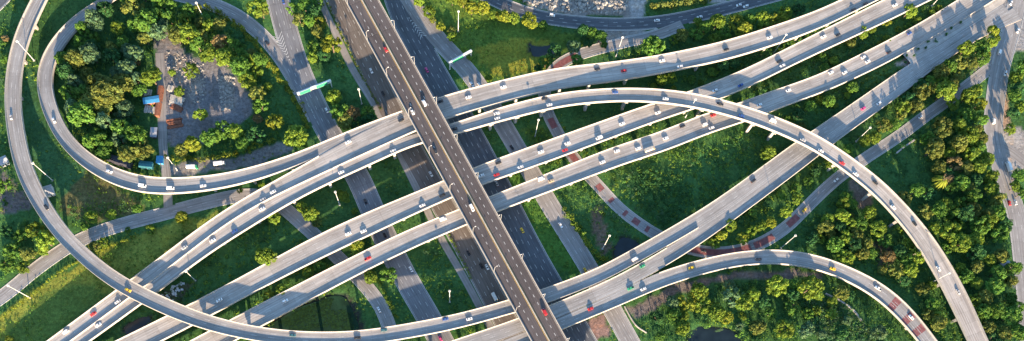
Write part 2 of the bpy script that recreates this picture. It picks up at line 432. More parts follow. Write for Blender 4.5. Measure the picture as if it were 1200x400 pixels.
ground_road('N', [(540, -22), (578, 0), (614, 15), (655, 24), (720, 29), (775, 26), (826, 16), (870, 5), (900, -3)], None, [(0, .03), (1, .03)], width=10.5)
ground_road('Q', [(-20, 362), (6, 346), (37, 319), (75, 292), (100, 278), (140, 264), (187, 252), (240, 238), (288, 228), (318, 232), (340, 250), (370, 277), (396, 302), (421, 327), (444, 354), (456, 382), (462, 405)], None, [(0, .03), (1, .03)], width=9.5, sig=3)
ground_road('YP', [(187, 62), (189, 100), (190, 140), (191, 180), (196, 210), (197, 240)], None, [(0, .022), (1, .022)], width=6.5, ext=(0, 6))
ground_road('T', [(1202, -40), (1186, 30), (1172, 80), (1165, 130), (1164, 160), (1176, 206), (1191, 250), (1198, 300), (1204, 360), (1207, 400)], None, [(0, .03), (1, .03)], width=15, sig=3)
ground_road('T2', [(1168, 170), (1183, 176), (1200, 190), (1225, 210)], None, [(0, .026), (1, .026)], width=10, ext=(0, 40), sig=2)
ground_road('NW', [(-30, 30), (2, 2), (20, -20)], None, [(0, .03), (1, .03)], width=9)

INFO = {  # key: material, thing name, label, lanes, dash, gap, edge lines
 'CB': ('dark_deck', 'viaduct', 'straight dark asphalt viaduct crossing over all other roads in the centre'),
 'A': ('concrete', 'viaduct', 'pale viaduct from upper right to lower left, topmost of the slanting decks'),
 'A2': ('concrete', 'flyover_ramp', 'narrow pale arching flyover curving over two viaducts and down the right side'),
 'C': ('concrete', 'viaduct', 'wide pale slanting viaduct, upper one of the parallel pair below the arching flyover'),
 'D': ('concrete', 'viaduct', 'wide pale slanting viaduct, lower one of the parallel pair crossing beneath the dark viaduct'),
 'L': ('ramp', 'flyover_ramp', 'long grey ramp looping down the far left, along the bottom and up to the right'),
 'E2': ('ramp', 'viaduct', 'grey viaduct carriageway on the lower right side of the long diagonal road'),
 'F': ('ramp', 'flyover_ramp', 'curved grey ramp at lower right with red painted patches'),
 'LP': ('ramp', 'loop_ramp', 'grey loop ramp circling the wooded yard at upper left'),
}
LANES = {'CB': 4, 'A': 3, 'A2': 2, 'C': 4, 'D': 4, 'L': 3, 'E2': 3, 'F': 3, 'LP': 2}
KEEP = {'A': (1, lambda x: x < 520)}
NOBARR = {'A2': [(-1, lambda x: x < 505)], 'E2': [(1, lambda x: x < 775), (1, lambda x: x > 1150), (-1, lambda x: x > 1150), (-1, lambda x: 790 < x), (-1, lambda x: x < 0)],
          'F': [(-1, lambda x: x < 775)], 'L': [(1, lambda x: x > 1062), (-1, lambda x: x > 1150), (-1, lambda x: x > 815)]}

def shadow_free(x, y, z, key):                        # a point that lies on another deck at about the same height
    for k, r in DECK.items():
        if k == key: continue
        i = r.inside(x, y, 0.0)
        if i is not None and abs(r.P[i, 2] - z) < 2.0: return True
    return False

def runs(mask, mn=3):
    out = []; i = 0; n = len(mask)
    while i < n:
        if mask[i]:
            j = i
            while j + 1 < n and mask[j + 1]: j += 1
            if j - i >= mn: out.append((i, j))
            i = j + 1
        else: i += 1
    return out

def strip_mesh(R, items, z_off, name, mat):           # items: (s0, s1, offset, width)
    V = []; Fs = []
    for s0, s1, d, wd in items:
        n = max(1, int((s1 - s0) / 4)); b = len(V)
        for k in range(n + 1):
            q = s0 + (s1 - s0) * k / n
            x = np.interp(q, R.s, R.P[:, 0]); y = np.interp(q, R.s, R.P[:, 1]); z = np.interp(q, R.s, R.P[:, 2])
            nx = np.interp(q, R.s, R.n[:, 0]); ny = np.interp(q, R.s, R.n[:, 1])
            dd = d(q) if callable(d) else d
            for e in (-wd / 2, wd / 2):
                V.append((x + nx * (dd + e), y + ny * (dd + e), z + z_off))
        for k in range(n):
            Fs.append((b + 2 * k, b + 2 * k + 2, b + 2 * k + 3, b + 2 * k + 1))
    if not Fs: return None
    # faces must look up
    me = bpy.data.meshes.new(name); me.from_pydata(V, [], Fs)
    me.update()
    if me.polygons[0].normal.z < 0: me.flip_normals()
    me.materials.append(mat); return me

def lower_hit(x, y, z, key, m):
    for r in GROUND.values():
        if r.inside(x, y, m) is not None: return True
    for k, r in DECK.items():
        if k == key: continue
        i = r.inside(x, y, m)
        if i is not None and r.P[i, 2] < z - 2.5: return True
    return False

def build_deck(key):
    R = DECK[key]; mat, name, label = INFO[key]
    mid = R.P[len(R.P) // 2]
    root = empty(name, (mid[0], mid[1], 0), label, 'bridge' if name == 'viaduct' else 'ramp')
    n = len(R.P); per = 10
    for a in range(0, n - 1, per):
        b = min(a + per, n - 1)
        if n - 1 - b < 4: b = n - 1
        def prof(i):
            hw = R.w[i] / 2; z = R.P[i, 2]
            if z < 3.2:
                return [(-hw, z), (hw, z), (hw, z - 0.5), (hw - .1, z - .5), (hw - .1, -0.4), (-hw + .1, -0.4), (-hw + .1, z - .5), (-hw, z - .5)]
            return [(-hw, z), (hw, z), (hw, z - 0.55), (hw * .62, z - 0.9), (hw * .5, z - 2.0), (-hw * .5, z - 2.0), (-hw * .62, z - 0.9), (-hw, z - 0.55)]
        me = sweep(R, prof, a, b, 'deck_span', [M[mat], M['side']], lambda k: 0 if k == 0 else 1, s0=0.03, s1=0.03)
        world_child('deck_span', me, root)
        if b == n - 1: break
    for side in (1, -1):
        mask = []
        for i in range(n):
            p = R.P[i, :2] + R.n[i] * side * (R.w[i] / 2 - 0.25)
            ok = not shadow_free(p[0], p[1], R.P[i, 2], key)
            if key in KEEP and KEEP[key][0] == side and KEEP[key][1](R.px[i, 0]): ok = True
            for sd_, rule in NOBARR.get(key, []):
                if sd_ == side and rule(R.px[i, 0]): ok = False
            mask.append(ok)
        for i0, i1 in runs(mask):
            def bprof(i):
                c = side * (R.w[i] / 2 - 0.26); z = R.P[i, 2]
                return [(c - .25, z - .1), (c + .25, z - .1), (c + .25, z + .12), (c + .15, z + .4), (c + .13, z + 1.2), (c - .13, z + 1.2), (c - .15, z + .4), (c - .25, z + .12)]
            for a in range(i0, i1, 20):
                b = min(a + 20, i1)
                if i1 - b < 5: b = i1
                world_child('barrier', sweep(R, bprof, a, b, 'barrier', [M['side']], s0=0.02, s1=0.02), root)
                if b == i1: break
    if key == 'CB':
        def mp(i):
            z = R.P[i, 2]
            return [(-.35, z - .1), (.35, z - .1), (.35, z + .15), (.16, z + .45), (.13, z + 1.0), (-.13, z + 1.0), (-.16, z + .45), (-.35, z + .15)]
        for a in range(0, n - 1, 20):
            b = min(a + 20, n - 1); world_child('median_barrier', sweep(R, mp, a, b, 'median_barrier', [M['side']], s0=0.02, s1=0.02), root)
    # lane paint
    nl = LANES[key]; dash, per_m, wd = (2.2, 6.4, 0.34) if key == 'CB' else (4.0, 12.0, 0.2)
    items = []
    wm = float(np.median(R.w))
    fr = [k / nl - 0.5 for k in range(1, nl)]
    if key == 'CB': fr = [-0.25, 0.25]
    for f in fr:
        s = 2.0 + random.random() * 4
        while s + dash < R.s[-1]:
            wv = np.interp(s, R.s, R.w) - (2.2 if key != 'CB' else 0)
            items.append((s, s + dash, f * wv, wd)); s += per_m
    o = world_child('lane_dashes', strip_mesh(R, items, 0.012, 'lane_dashes', M['paint']), root); o['kind'] = 'stuff'
    for side in (1, -1):
        me = strip_mesh(R, [(0.5, R.s[-1] - .5, (lambda q, sd=side: sd * (np.interp(q, R.s, R.w) / 2 - 1.05)), 0.2)], 0.016, 'edge_line', M['paint'])
        world_child('edge_line', me, root)
    if key == 'CB':
        for side in (1, -1):
            world_child('edge_line', strip_mesh(R, [(0.5, R.s[-1] - .5, side * 0.8, 0.3)], 0.016, 'edge_line', M['yellowline']), root)
    # piers
    s = 14.0
    while s < R.s[-1]:
        done = False
        for off in (0, 4, -4, 8, -8, 12, -12):
            i = int(np.clip(np.searchsorted(R.s, s + off), 1, n - 2)); z = R.P[i, 2]
            if z < 4.5: continue
            hw = R.w[i] / 2
            vis = key == 'A2' and R.px[i, 0] > 520
            cols = [0.0] if hw < 6.6 else [-hw * .36, hw * .36]
            pts = [R.P[i, :2] + R.n[i] * c for c in cols]
            if any(lower_hit(p[0], p[1], z, key, 1.6) for p in pts): continue
            T = Matrix.Translation((R.P[i, 0], R.P[i, 1], 0)) @ Matrix.Rotation(math.atan2(R.t[i, 1], R.t[i, 0]), 4, 'Z')
            first = None; cw = 1.7 if vis else 1.1
            for c in cols:
                mb = MB(); mb.box(-.95, .95, c - cw, c + cw, -0.5, z - 3.6, 0, T)
                pr_ = world_child('pier', mb.mesh('pier', [M['side']]), root); first = first or pr_
            mc = MB(); e = hw * (.9 if vis else .6)
            mc.add([tuple(T @ Vector(p)) for x in (-1.15, 1.15) for p in ((x, -e, z - 2.004), (x, e, z - 2.004), (x, e, z - 2.7), (x, max(cols) + cw + .1, z - 3.7), (x, min(cols) - cw - .1, z - 3.7), (x, -e, z - 2.7))],
                   [(5, 4, 3, 2, 1, 0), (6, 7, 8, 9, 10, 11)] + [(k, (k + 1) % 6, 6 + (k + 1) % 6, 6 + k) for k in range(6)])
            link('pier_cap', mc.mesh('pier_cap', [M['side']]), first)
            done = True; break
        s += 30.0
    return root

ROOTS = {k: build_deck(k) for k in DECK}
def side_of(R, i, other):                             # +1 / -1: the side of R on which the other ribbon runs
    j, _ = other.near(*R.P[i, :2]); return 1 if (other.P[j, :2] - R.P[i, :2]) @ R.n[i] > 0 else -1
_V = []; _U = []
D_, L2 = DECK['D'], DECK['L']
for i in range(len(D_.P)):
    if 1062 < D_.px[i, 0] + 14 < 1200:
        sg = side_of(D_, i, L2); p = D_.P[i, :2] + D_.n[i] * sg * (D_.w[i] / 2 - .02)
        j, _ = L2.near(p[0], p[1]); s2 = side_of(L2, j, D_); q = L2.P[j, :2] + L2.n[j] * s2 * (L2.w[j] / 2 - .3)
        if (q - p) @ D_.n[i] * sg < .5: continue
        _V += [(p[0], p[1], D_.P[i, 2] - .03), (q[0], q[1], L2.P[j, 2] - .03)]; _U += [(0, D_.s[i]), (np.linalg.norm(q - p), D_.s[i])]
_F = [(2 * k, 2 * k + 1, 2 * k + 3, 2 * k + 2) for k in range(len(_V) // 2 - 1)]
M['apron'] = road_mat('apron_concrete', (0.36, 0.345, 0.32), .1, .15, 5.0, 5.0)
_me = to_mesh('paved_apron', np.array(_V), np.array(_F), [M['apron']], uv=np.array(_U))
if _me.polygons[0].normal.z < 0: _me.flip_normals()
tag(link('paved_apron', _me), kind='structure')

GI = {'K': ('grey_asphalt', 'main_road', 4), 'HR': ('street', 'slip_road', 2), 'G2': ('brown_asphalt', 'main_road', 4), 'P1': ('path', 'service_path', 0),
      'G3': ('asphalt', 'main_road', 5), 'G4': ('street', 'main_road', 3), 'M': ('street', 'side_road', 2), 'N': ('asphalt', 'side_road', 3),
      'Q': ('street', 'side_road', 2), 'YP': ('path', 'yard_track', 0), 'T': ('street', 'side_road', 3), 'T2': ('path', 'side_road', 0), 'NW': ('asphalt', 'side_road', 2)}
def on_other_ground(x, y, key, m=0.3):
    return any(r.inside(x, y, m) is not None for k, r in GROUND.items() if k != key)
for key, R in GROUND.items():
    mat, name, lanes = GI[key]; n = len(R.P)
    mid = R.P[n // 2]
    me = sweep(R, lambda i: [(-R.w[i] / 2, R.P[i, 2]), (R.w[i] / 2, R.P[i, 2])], 0, n - 1, name, [M[mat]], caps=False, closed=False)
    me.update()
    if me.polygons[0].normal.z < 0: me.flip_normals()
    ro = link(name, me); tag(ro, kind='structure')
    if lanes:
        for side in (1, -1):
            mask = []
            for i in range(n):
                p = R.P[i, :2] + R.n[i] * side * (R.w[i] / 2 + 0.2)
                mask.append(not on_other_ground(p[0], p[1], key))
            for i0, i1 in runs(mask):
                link('kerb', sweep(R, lambda i: [(side * (R.w[i] / 2 + .32) - .3, -.1), (side * (R.w[i] / 2 + .32) + .3, -.1), (side * (R.w[i] / 2 + .32) + .28, .16), (side * (R.w[i] / 2 + .32) - .28, .16)], i0, i1, 'kerb', [M['kerb']]), ro)
                a, b = R.s[i0], R.s[i1]
                link('edge_line', strip_mesh(R, [(a, b, side * (R.w[0] / 2 - .6), .2)], 0.008, 'edge_line', M['paint']), ro)
        items = []
        for k in range(1, lanes):
            s = random.random() * 6
            while s + 3.5 < R.s[-1]:
                items.append((s, s + 3.5, (k / lanes - .5) * (R.w[0] - 1.2), .24)); s += 11.0
        o = link('lane_dashes', strip_mesh(R, items, 0.008, 'lane_dashes', M['paint']), ro); o['kind'] = 'stuff'

# red anti-skid patches: (road, px start, px end, part of width)
def red_patch(R, root, p0, p1, f0, f1, child):
    i = np.argmin(((R.px - np.array(p0)) ** 2).sum(1)); j = np.argmin(((R.px - np.array(p1)) ** 2).sum(1))
    i, j = min(i, j), max(i, j)
    a, b = R.s[i], R.s[j]
    wv = R.w[i] - 2.4
    me = strip_mesh(R, [(a, b, (f0 + f1) / 2 * wv, (f1 - f0) * wv)], 0.007 if root else 0.009, 'red_patch', M['redpaint'])
    return child('red_patch', me)
for p0, p1 in [((1048, 350), (1057, 357)), ((1065, 365), (1072, 373)), ((1077, 382), (1084, 390))]:
    for f0, f1 in ((-.5, -.03), (.03, .5)):
        red_patch(DECK['F'], True, p0, p1, f0, f1, lambda nme, me: world_child(nme, me, ROOTS['F']))
mroot = [o for o in bpy.data.objects if o.name.startswith('side_road')][0]
for p0, p1 in [((676, 65), (650, 82)), ((645, 138), (651, 150)), ((662, 170), (676, 190)), ((700, 216), (706, 222)), ((714, 231), (719, 237)), ((730, 248), (735, 252)), ((742, 257), (748, 261)), ((756, 266), (761, 270)), ((800, 290), (880, 290)), ((884, 289), (905, 278)), ((925, 264), (935, 255))]:
    red_patch(GROUND['M'], False, p0, p1, -.42, .42, lambda nme, me: link(nme, me, mroot))

# painted chevrons in the road gores
def chevrons(tip, base, n, half, road):
    a, b = at(*tip, 0), at(*base, 0); t = (b - a)[:2]; ln = np.linalg.norm(t); t /= ln; nn = np.array([-t[1], t[0]])
    V = []; Fs = []
    for k in range(n):
        q = (k + 1) / n; c = a[:2] + t * ln * q; h = half * q
        for sgn in (1, -1):
            p = [c - t * h, c - t * (h - .55), c + nn * sgn * h + t * .55, c + nn * sgn * h]
            bq = len(V); V += [(x[0], x[1], 0.055) for x in p]
            Fs.append([bq, bq + 1, bq + 2, bq + 3] if sgn < 0 else [bq + 3, bq + 2, bq + 1, bq])
    me = bpy.data.meshes.new('chevron_paint'); me.from_pydata(V, [], Fs); me.materials.append(M['paint']); me.update()
    return link('chevron_paint', me, road)
sl = bpy.data.objects['slip_road']
chevrons((341, 74), (324, 40), 9, 4.5, sl)
chevrons((477, 18), (496, 44), 8, 3.0, [o for o in bpy.data.objects if o.name.startswith('main_road')][2])

# ------------------------------------------------------------------ ground sheet with zones
def in_poly(X, Y, poly):
    r = np.zeros(X.shape, bool); n = len(poly)
    for i in range(n):
        x0, y0 = poly[i]; x1, y1 = poly[(i + 1) % n]
        if y0 == y1: continue
        c = ((y0 > Y) != (y1 > Y)) & (X < (x1 - x0) * (Y - y0) / (y1 - y0) + x0); r ^= c
    return r
def wpoly(px, z=0.0): return [tuple(at(x, y, z)[:2]) for x, y in px]
def vnoise(X, Y, sc_, seed=0):                        # cheap smooth noise
    r = np.zeros_like(X); g = np.random.default_rng(seed)
    for o in range(4):
        for k in range(4):
            th = g.uniform(0, 6.28); f = sc_ * 2 ** o * g.uniform(.7, 1.4); ph = g.uniform(0, 6.28)
            r += np.sin((X * math.cos(th) + Y * math.sin(th)) * f + ph) / 2 ** o
    return r / 5

GX = np.r_[-6000, -1500, np.arange(-520, 651, 3.0), 1500, 6000]; GY = np.r_[-6000, -1000, np.arange(0, 601, 3.0), 1500, 6000]
X, Y = np.meshgrid(GX, GY)
JX = X + vnoise(X, Y, .12, 1) * 4; JY = Y + vnoise(X, Y, .12, 2) * 4
base = np.zeros(X.shape + (3,)); base[:] = (0.046, 0.118, 0.036)
nz = vnoise(X, Y, .02, 3)[..., None]; base *= 1 + 0.25 * nz
ZONES = [  # px polygon, albedo
 ([(0, 372), (40, 338), (110, 298), (200, 262), (262, 245), (205, 292), (140, 336), (60, 394), (0, 430)], (0.19, 0.215, 0.04)),
 ([(0, 400), (60, 340), (110, 330), (130, 345), (60, 396), (0, 440)], (0.10, 0.155, 0.034)),
 ([(488, -10), (540, -14), (600, 20), (660, 36), (690, 50), (650, 70), (630, 84), (560, 98), (520, 40)], (0.085, 0.150, 0.028)),
 ([(556, 52), (600, 46), (650, 50), (640, 80), (570, 92)], (0.19, 0.20, 0.03)),  # sunlit patch of the top meadow, its light painted into the ground colour
 ([(65, 203), (95, 200), (165, 232), (170, 246), (104, 262), (75, 245)], (0.115, 0.115, 0.05)),
 ([(30, 70), (42, 90), (42, 130), (60, 165), (100, 205), (70, 235), (42, 200), (30, 150)], (0.045, 0.125, 0.050)),
 ([(183, 34), (205, 40), (215, 62), (262, 70), (288, 106), (297, 135), (270, 152), (245, 166), (198, 172), (184, 110)], (0.17, 0.165, 0.17)),
 ([(200, 60), (216, 64), (214, 100), (200, 96)], (0.26, 0.22, 0.18)),
 ([(222, 88), (236, 76), (240, 112), (226, 120)], (0.27, 0.25, 0.23)),
 ([(258, 92), (270, 88), (272, 125), (262, 130)], (0.24, 0.21, 0.19)),
 ([(198, 196), (250, 188), (300, 180), (335, 163), (350, 172), (290, 198), (198, 210)], (0.22, 0.21, 0.20)),
 ([(590, -30), (738, -30), (742, 20), (700, 20), (660, 17), (620, 8)], (0.27, 0.25, 0.23)),
 ([(734, -30), (764, -30), (756, 4), (754, 20), (736, 22)], (0.30, 0.295, 0.29)),
 ([(833, -30), (862, -30), (850, 2), (832, 6)], (0.28, 0.27, 0.26)),
 ([(706, 34), (760, 36), (800, 28), (770, 44), (725, 58), (700, 60)], (0.27, 0.255, 0.24)),
 ([(735, 362), (765, 344), (800, 334), (880, 316), (962, 320), (960, 330), (900, 326), (830, 334), (770, 358), (748, 372)], (0.15, 0.13, 0.12)),
 ([(0, 200), (22, 222), (38, 245), (30, 252), (0, 250)], (0.13, 0.115, 0.11)),
 ([(682, 374), (707, 370), (713, 392), (696, 400), (684, 390)], (0.22, 0.145, 0.125)),
 ([(690, 245), (704, 240), (716, 290), (704, 300), (696, 280)], (0.14, 0.105, 0.075)),
 ([(1000, 225), (1020, 222), (1026, 240), (1010, 246)], (0.16, 0.13, 0.11)),
 ([(998, 206), (1014, 222), (1004, 232), (992, 220)], (0.16, 0.13, 0.11)),
 ([(1020, 275), (1048, 290), (1050, 320), (1030, 318)], (0.12, 0.105, 0.075)),
 ([(610, 150), (628, 144), (645, 160), (660, 176), (640, 182)], (0.08, 0.14, 0.03)),
 ([(596, 170), (584, 200), (640, 300), (670, 325), (690, 318), (650, 260), (612, 190)], (0.055, 0.135, 0.026)),
 ([(1172, 100), (1178, 98), (1184, 150), (1176, 165), (1172, 140)], (0.30, 0.21, 0.15)),
 ([(1172, 150), (1200, 150), (1210, 195), (1180, 200)], (0.30, 0.28, 0.26)),
 ([(1150, 5), (1200, -20), (1210, 60), (1176, 70), (1190, 22), (1180, 10), (1160, 36), (1150, 34)], (0.24, 0.24, 0.24)),
 ([(1156, 44), (1184, 40), (1176, 78), (1150, 86), (1140, 90), (1150, 62)], (0.24, 0.23, 0.22)),
 ([(1048, 78), (1062, 77), (1168, 2), (1150, 2), (1100, 38)], (0.33, 0.32, 0.30)),
 ([(240, 196), (330, 168), (350, 172), (290, 198)], (0.2, 0.19, 0.18)),
 ([(228, 326), (214, 352), (190, 360), (182, 348), (200, 338)], (0.075, 0.08, 0.05)),
 ([(1190, 300), (1210, 290), (1215, 400), (1196, 400)], (0.2, 0.19, 0.18)),
]
for px, c in ZONES:
    m = in_poly(JX, JY, wpoly(px)); base[m] = np.array(c) * (1 + 0.12 * nz[m])
PONDS = [('algae', [(306, 388), (330, 372), (352, 360), (385, 348), (404, 350), (414, 366), (419, 388), (390, 394), (340, 394)]),
         ('water', [(144, 384), (158, 376), (174, 371), (174, 382), (158, 391), (147, 393)]),
         ('water', [(621, 51), (632, 55), (645, 53), (650, 64), (632, 66), (623, 63)]),
         ('water', [(720, 292), (729, 279), (742, 281), (748, 290), (732, 300), (721, 304)]),
         ('water', [(803, 404), (812, 388), (832, 383), (858, 388), (868, 404)])]
Z = -0.05 + 0.0 * X
dist = np.full(X.shape, 1e9)
for R in GROUND.values():
    P = R.P[::2]
    for p, ww in zip(P, R.w[::2]):
        y0 = np.searchsorted(GY, p[1] - 30); y1 = np.searchsorted(GY, p[1] + 30); x0 = np.searchsorted(GX, p[0] - 30); x1 = np.searchsorted(GX, p[0] + 30)
        s_ = np.s_[y0:y1, x0:x1]
        dist[s_] = np.minimum(dist[s_], np.hypot(X[s_] - p[0], Y[s_] - p[1]) - ww / 2)
sm = np.clip((dist - 4) / 12, 0, 1); Z += sm * 0.45 * (vnoise(X, Y, .09, 5) + .1)
for kind, px in PONDS:
    _p = np.array(wpoly(px)); _c = _p.mean(0); m = in_poly(X, Y, [tuple(q) for q in _c + (_p - _c) * 1.18]); Z[m] = -0.7; base[m] = (0.04, 0.045, 0.035)
ny_, nx_ = X.shape
idx = np.arange(nx_ * ny_).reshape(ny_, nx_)
GF = np.stack([idx[:-1, :-1], idx[:-1, 1:], idx[1:, 1:], idx[1:, :-1]], -1).reshape(-1, 4)

def ground_mat():
    q = NT('grass_and_soil')
    p = q.pos(); c = q.attr('tint')
    n1 = q.noise(0.05, p, 5.0, 0.6); n2 = q.noise(0.45, p, 4.0, 0.65); n3 = q.noise(1.7, p, 3.0, 0.6)
    c = q.scale(c, q.ramp(n1, 0.3, 0.7, 0.72, 1.3))
    c = q.scale(c, q.ramp(n2, 0.3, 0.7, 0.6, 1.4))
    c = q.scale(c, q.ramp(n3, 0.3, 0.7, 0.75, 1.25))
    dry = q.ramp(q.noise(0.11, p, 4.0, 0.65), 0.52, 0.72)
    c = q.mix(q.math('MULTIPLY', dry, 0.45), c, q.mix(1.0, c, (1.75, 1.25, 0.8), 'MULTIPLY'))
    q.bump(q.math('ADD', q.math('MULTIPLY', n2, 0.6), q.math('MULTIPLY', n3, 0.4)), 0.7, 0.7)
    q.b.inputs['Roughness'].default_value = 0.95; q.b.inputs['Specular IOR Level'].default_value = 0.08
    return q.base(c)
M['ground'] = ground_mat()
go = link('ground', to_mesh('ground', np.stack([X, Y, Z], -1).reshape(-1, 3), GF, [M['ground']], tint=base.reshape(-1, 3), smooth=True)); tag(go, kind='structure')
for kind, px in PONDS:
    P = np.array(wpoly(px)); P = catmull(np.vstack([P, P[:1]]), 2.0)[:-1]; P = P + np.stack([vnoise(P[:, 0], P[:, 1], .25, 8), vnoise(P[:, 0], P[:, 1], .25, 9)], 1) * 1.2
    me = bpy.data.meshes.new('pond'); c = np.mean(P, axis=0); P = [(c[0] + (x - c[0]) * 1.0, c[1] + (y - c[1]) * 1.0) for x, y in P]
    me.from_pydata([(x, y, -0.22) for x, y in P], [], [list(range(len(P)))]); me.update()
    if me.polygons[0].normal.z < 0: me.flip_normals()
    me.materials.append(M['algae' if kind == 'algae' else 'water']); tag(link('pond', me), kind='structure')

def gz(x, y):
    i = int(np.clip(np.searchsorted(GX, x), 1, nx_ - 1)); j = int(np.clip(np.searchsorted(GY, y), 1, ny_ - 1))
    return float(Z[j, i])

# ------------------------------------------------------------------ foliage
def leaves(centres, radii, per, size, seed, up=0.35, flat=0.85):
    g = np.random.default_rng(seed); V = []; T = []
    n = len(centres)
    d = g.normal(size=(n, per, 3)); d[..., 2] += up; d /= np.linalg.norm(d, axis=2)[..., None]
    rr = radii[:, None, None] * g.uniform(.72, 1.06, (n, per, 1))
    P = (centres[:, None, :] + d * rr * np.array([1, 1, flat])).reshape(-1, 3)
    N = (d + g.normal(scale=.45, size=d.shape)).reshape(-1, 3); N /= np.linalg.norm(N, axis=1)[:, None]
    A = np.cross(N, g.normal(size=N.shape)); A /= np.linalg.norm(A, axis=1)[:, None]; B = np.cross(N, A)
    sz = (size * g.uniform(.6, 1.4, len(P)))[:, None]
    Q = np.stack([P - A * sz, P - B * sz * .62, P + A * sz, P + B * sz * .62], 1).reshape(-1, 3)
    lump = np.repeat(g.uniform(.72, 1.3, n), per); tt = lump * g.uniform(.85, 1.15, len(P))
    warm = np.repeat(g.uniform(-.14, .08, n), per)
    tint = np.stack([tt * (1 + warm), tt, tt * (1 - warm)], 1)
    return Q, np.arange(len(Q)).reshape(-1, 4), np.repeat(tint, 4, 0)

def crown_mesh(kind, seed):                           # unit crown: radius 1, base of crown at z 0
    g = np.random.default_rng(seed)
    if kind == 'round':
        n = 46; th = g.uniform(0, 6.283, n); zz = g.uniform(-.25, 1, n); rr = np.sqrt(np.clip(1 - zz ** 2, 0, 1))
        k = g.uniform(.62, .86, n); C = np.stack([np.cos(th) * rr * k, np.sin(th) * rr * k, .75 + zz * .62 * k], 1); r = g.uniform(.17, .32, n)
    elif kind == 'broad':
        n = 60; th = g.uniform(0, 6.283, n); q = np.sqrt(g.uniform(0, 1, n)) * .85
        C = np.stack([np.cos(th) * q, np.sin(th) * q * .86, .62 + (1 - q ** 2) * .5 + g.uniform(-.16, .1, n)], 1); r = g.uniform(.13, .25, n)
    elif kind == 'loose':
        n = 30; th = g.uniform(0, 6.283, n); q = np.sqrt(g.uniform(0, 1, n)) * .88
        C = np.stack([np.cos(th) * q, np.sin(th) * q, .5 + g.uniform(0, .9, n) * (1.05 - q)], 1); r = g.uniform(.14, .29, n)
    elif kind == 'palm':                              # drooping fronds from one point
        V = []; T = []; Fs = []
        for i in range(20):
            a = 6.283 * i / 20 + g.uniform(-.1, .1); rise = g.uniform(.15, .6)
            for k in range(7):
                t0, t1 = k / 7, (k + 1) / 7
                def pt(t): return np.array([math.cos(a) * t, math.sin(a) * t, .6 + rise * t - 1.1 * t * t])
                p, p2 = pt(t0), pt(t1); sd_ = np.array([-math.sin(a), math.cos(a), 0])
                for sgn in (1, -1):
                    wv = .17 * (1 - t0 * .7); b = len(V)
                    V += [p, p2, p2 + sd_ * sgn * wv - [0, 0, .07], p + sd_ * sgn * wv - [0, 0, .05]]; Fs.append((b, b + 1, b + 2, b + 3)); T += [[g.uniform(.8, 1.2)] * 3] * 4
        return to_mesh('crown', np.array(V), np.array(Fs), [], tint=np.array(T))
    else:                                             # 'tall'
        n = 44; th = g.uniform(0, 6.283, n); h = g.uniform(0, 1, n); q = (.35 + .6 * np.sin(np.clip(h * 2.6 + .3, 0, 3.14))) * g.uniform(.45, .8, n)
        C = np.stack([np.cos(th) * q, np.sin(th) * q, .2 + h * 1.7], 1); r = g.uniform(.18, .32, n)
    Q, Fs, T = leaves(C, r, 52, .088, seed + 50)
    return to_mesh('crown', Q, Fs, [], tint=T)
BASECROWN = {k: [crown_mesh(k, 10 * j + 3) for j in range(4)] for k in ('round', 'broad', 'loose', 'tall')}
BASECROWN['palm'] = [crown_mesh('palm', 1)]
CROWNS = {}
def crown(kind, j, tone):
    k = (kind, j, tone)
    if k not in CROWNS:
        me = BASECROWN[kind][j].copy(); me.materials.append(LEAF[tone]); CROWNS[k] = me
    return CROWNS[k]
def trunk_mesh(seed):
    g = random.Random(seed); mb = MB()
    mb.tube((0, 0, -.15), (g.uniform(-.05, .05), g.uniform(-.05, .05), .75), .085, .05, 7, 0, False)
    for k in range(4):
        a = k * 1.57 + g.uniform(-.4, .4)
        mb.tube((0, 0, .5 + .06 * k), (math.cos(a) * .45, math.sin(a) * .45, 1.0 + g.uniform(0, .25)), .04, .015, 5, 0, False)
    return mb.mesh('trunk', [M['bark']], True)
TRUNKS = [trunk_mesh(k) for k in range(4)]

TREES = []                                            # (x, y, r, height factor, tone, zone phrase)
def blocked(x, y, r, z_top):
    for R in GROUND.values():
        i, d = R.near(x, y)
        if d < R.w[i] / 2 + r * .55: return True
    for R in DECK.values():
        i, d = R.near(x, y)
        if d < R.w[i] / 2 + (r * .55 if z_top > R.P[i, 2] - 1.5 else -R.w[i]): return True
    return False
def tree_px(x, y, rp, tone, zone, kind=None):
    r = rp / 1.62 * (1.18 if rp > 5 else 1.05); p = at(x, y, r * 1.3)
    TREES.append((p[0], p[1], r, tone, zone, kind or random.choice(('round', 'broad', 'loose'))))
def fill(px, rmin, rmax, tones, zone, dens=0.8, kinds=('round', 'broad', 'loose', 'tall'), limit=60, tries=900):
    P = wpoly(px, 5.0); A = np.array(P); k = 0
    for _ in range(tries):
        if k >= limit: break
        x, y = random.uniform(A[:, 0].min(), A[:, 0].max()), random.uniform(A[:, 1].min(), A[:, 1].max())
        if not in_poly(np.array([x]), np.array([y]), P)[0]: continue
        r = random.uniform(rmin, rmax)
        if any((x - t[0]) ** 2 + (y - t[1]) ** 2 < (dens * .86 * (r + t[2])) ** 2 for t in TREES): continue
        if blocked(x, y, r, r * 2.2): continue
        TREES.append((x, y, r, random.choice(tones), zone, random.choice(kinds))); k += 1

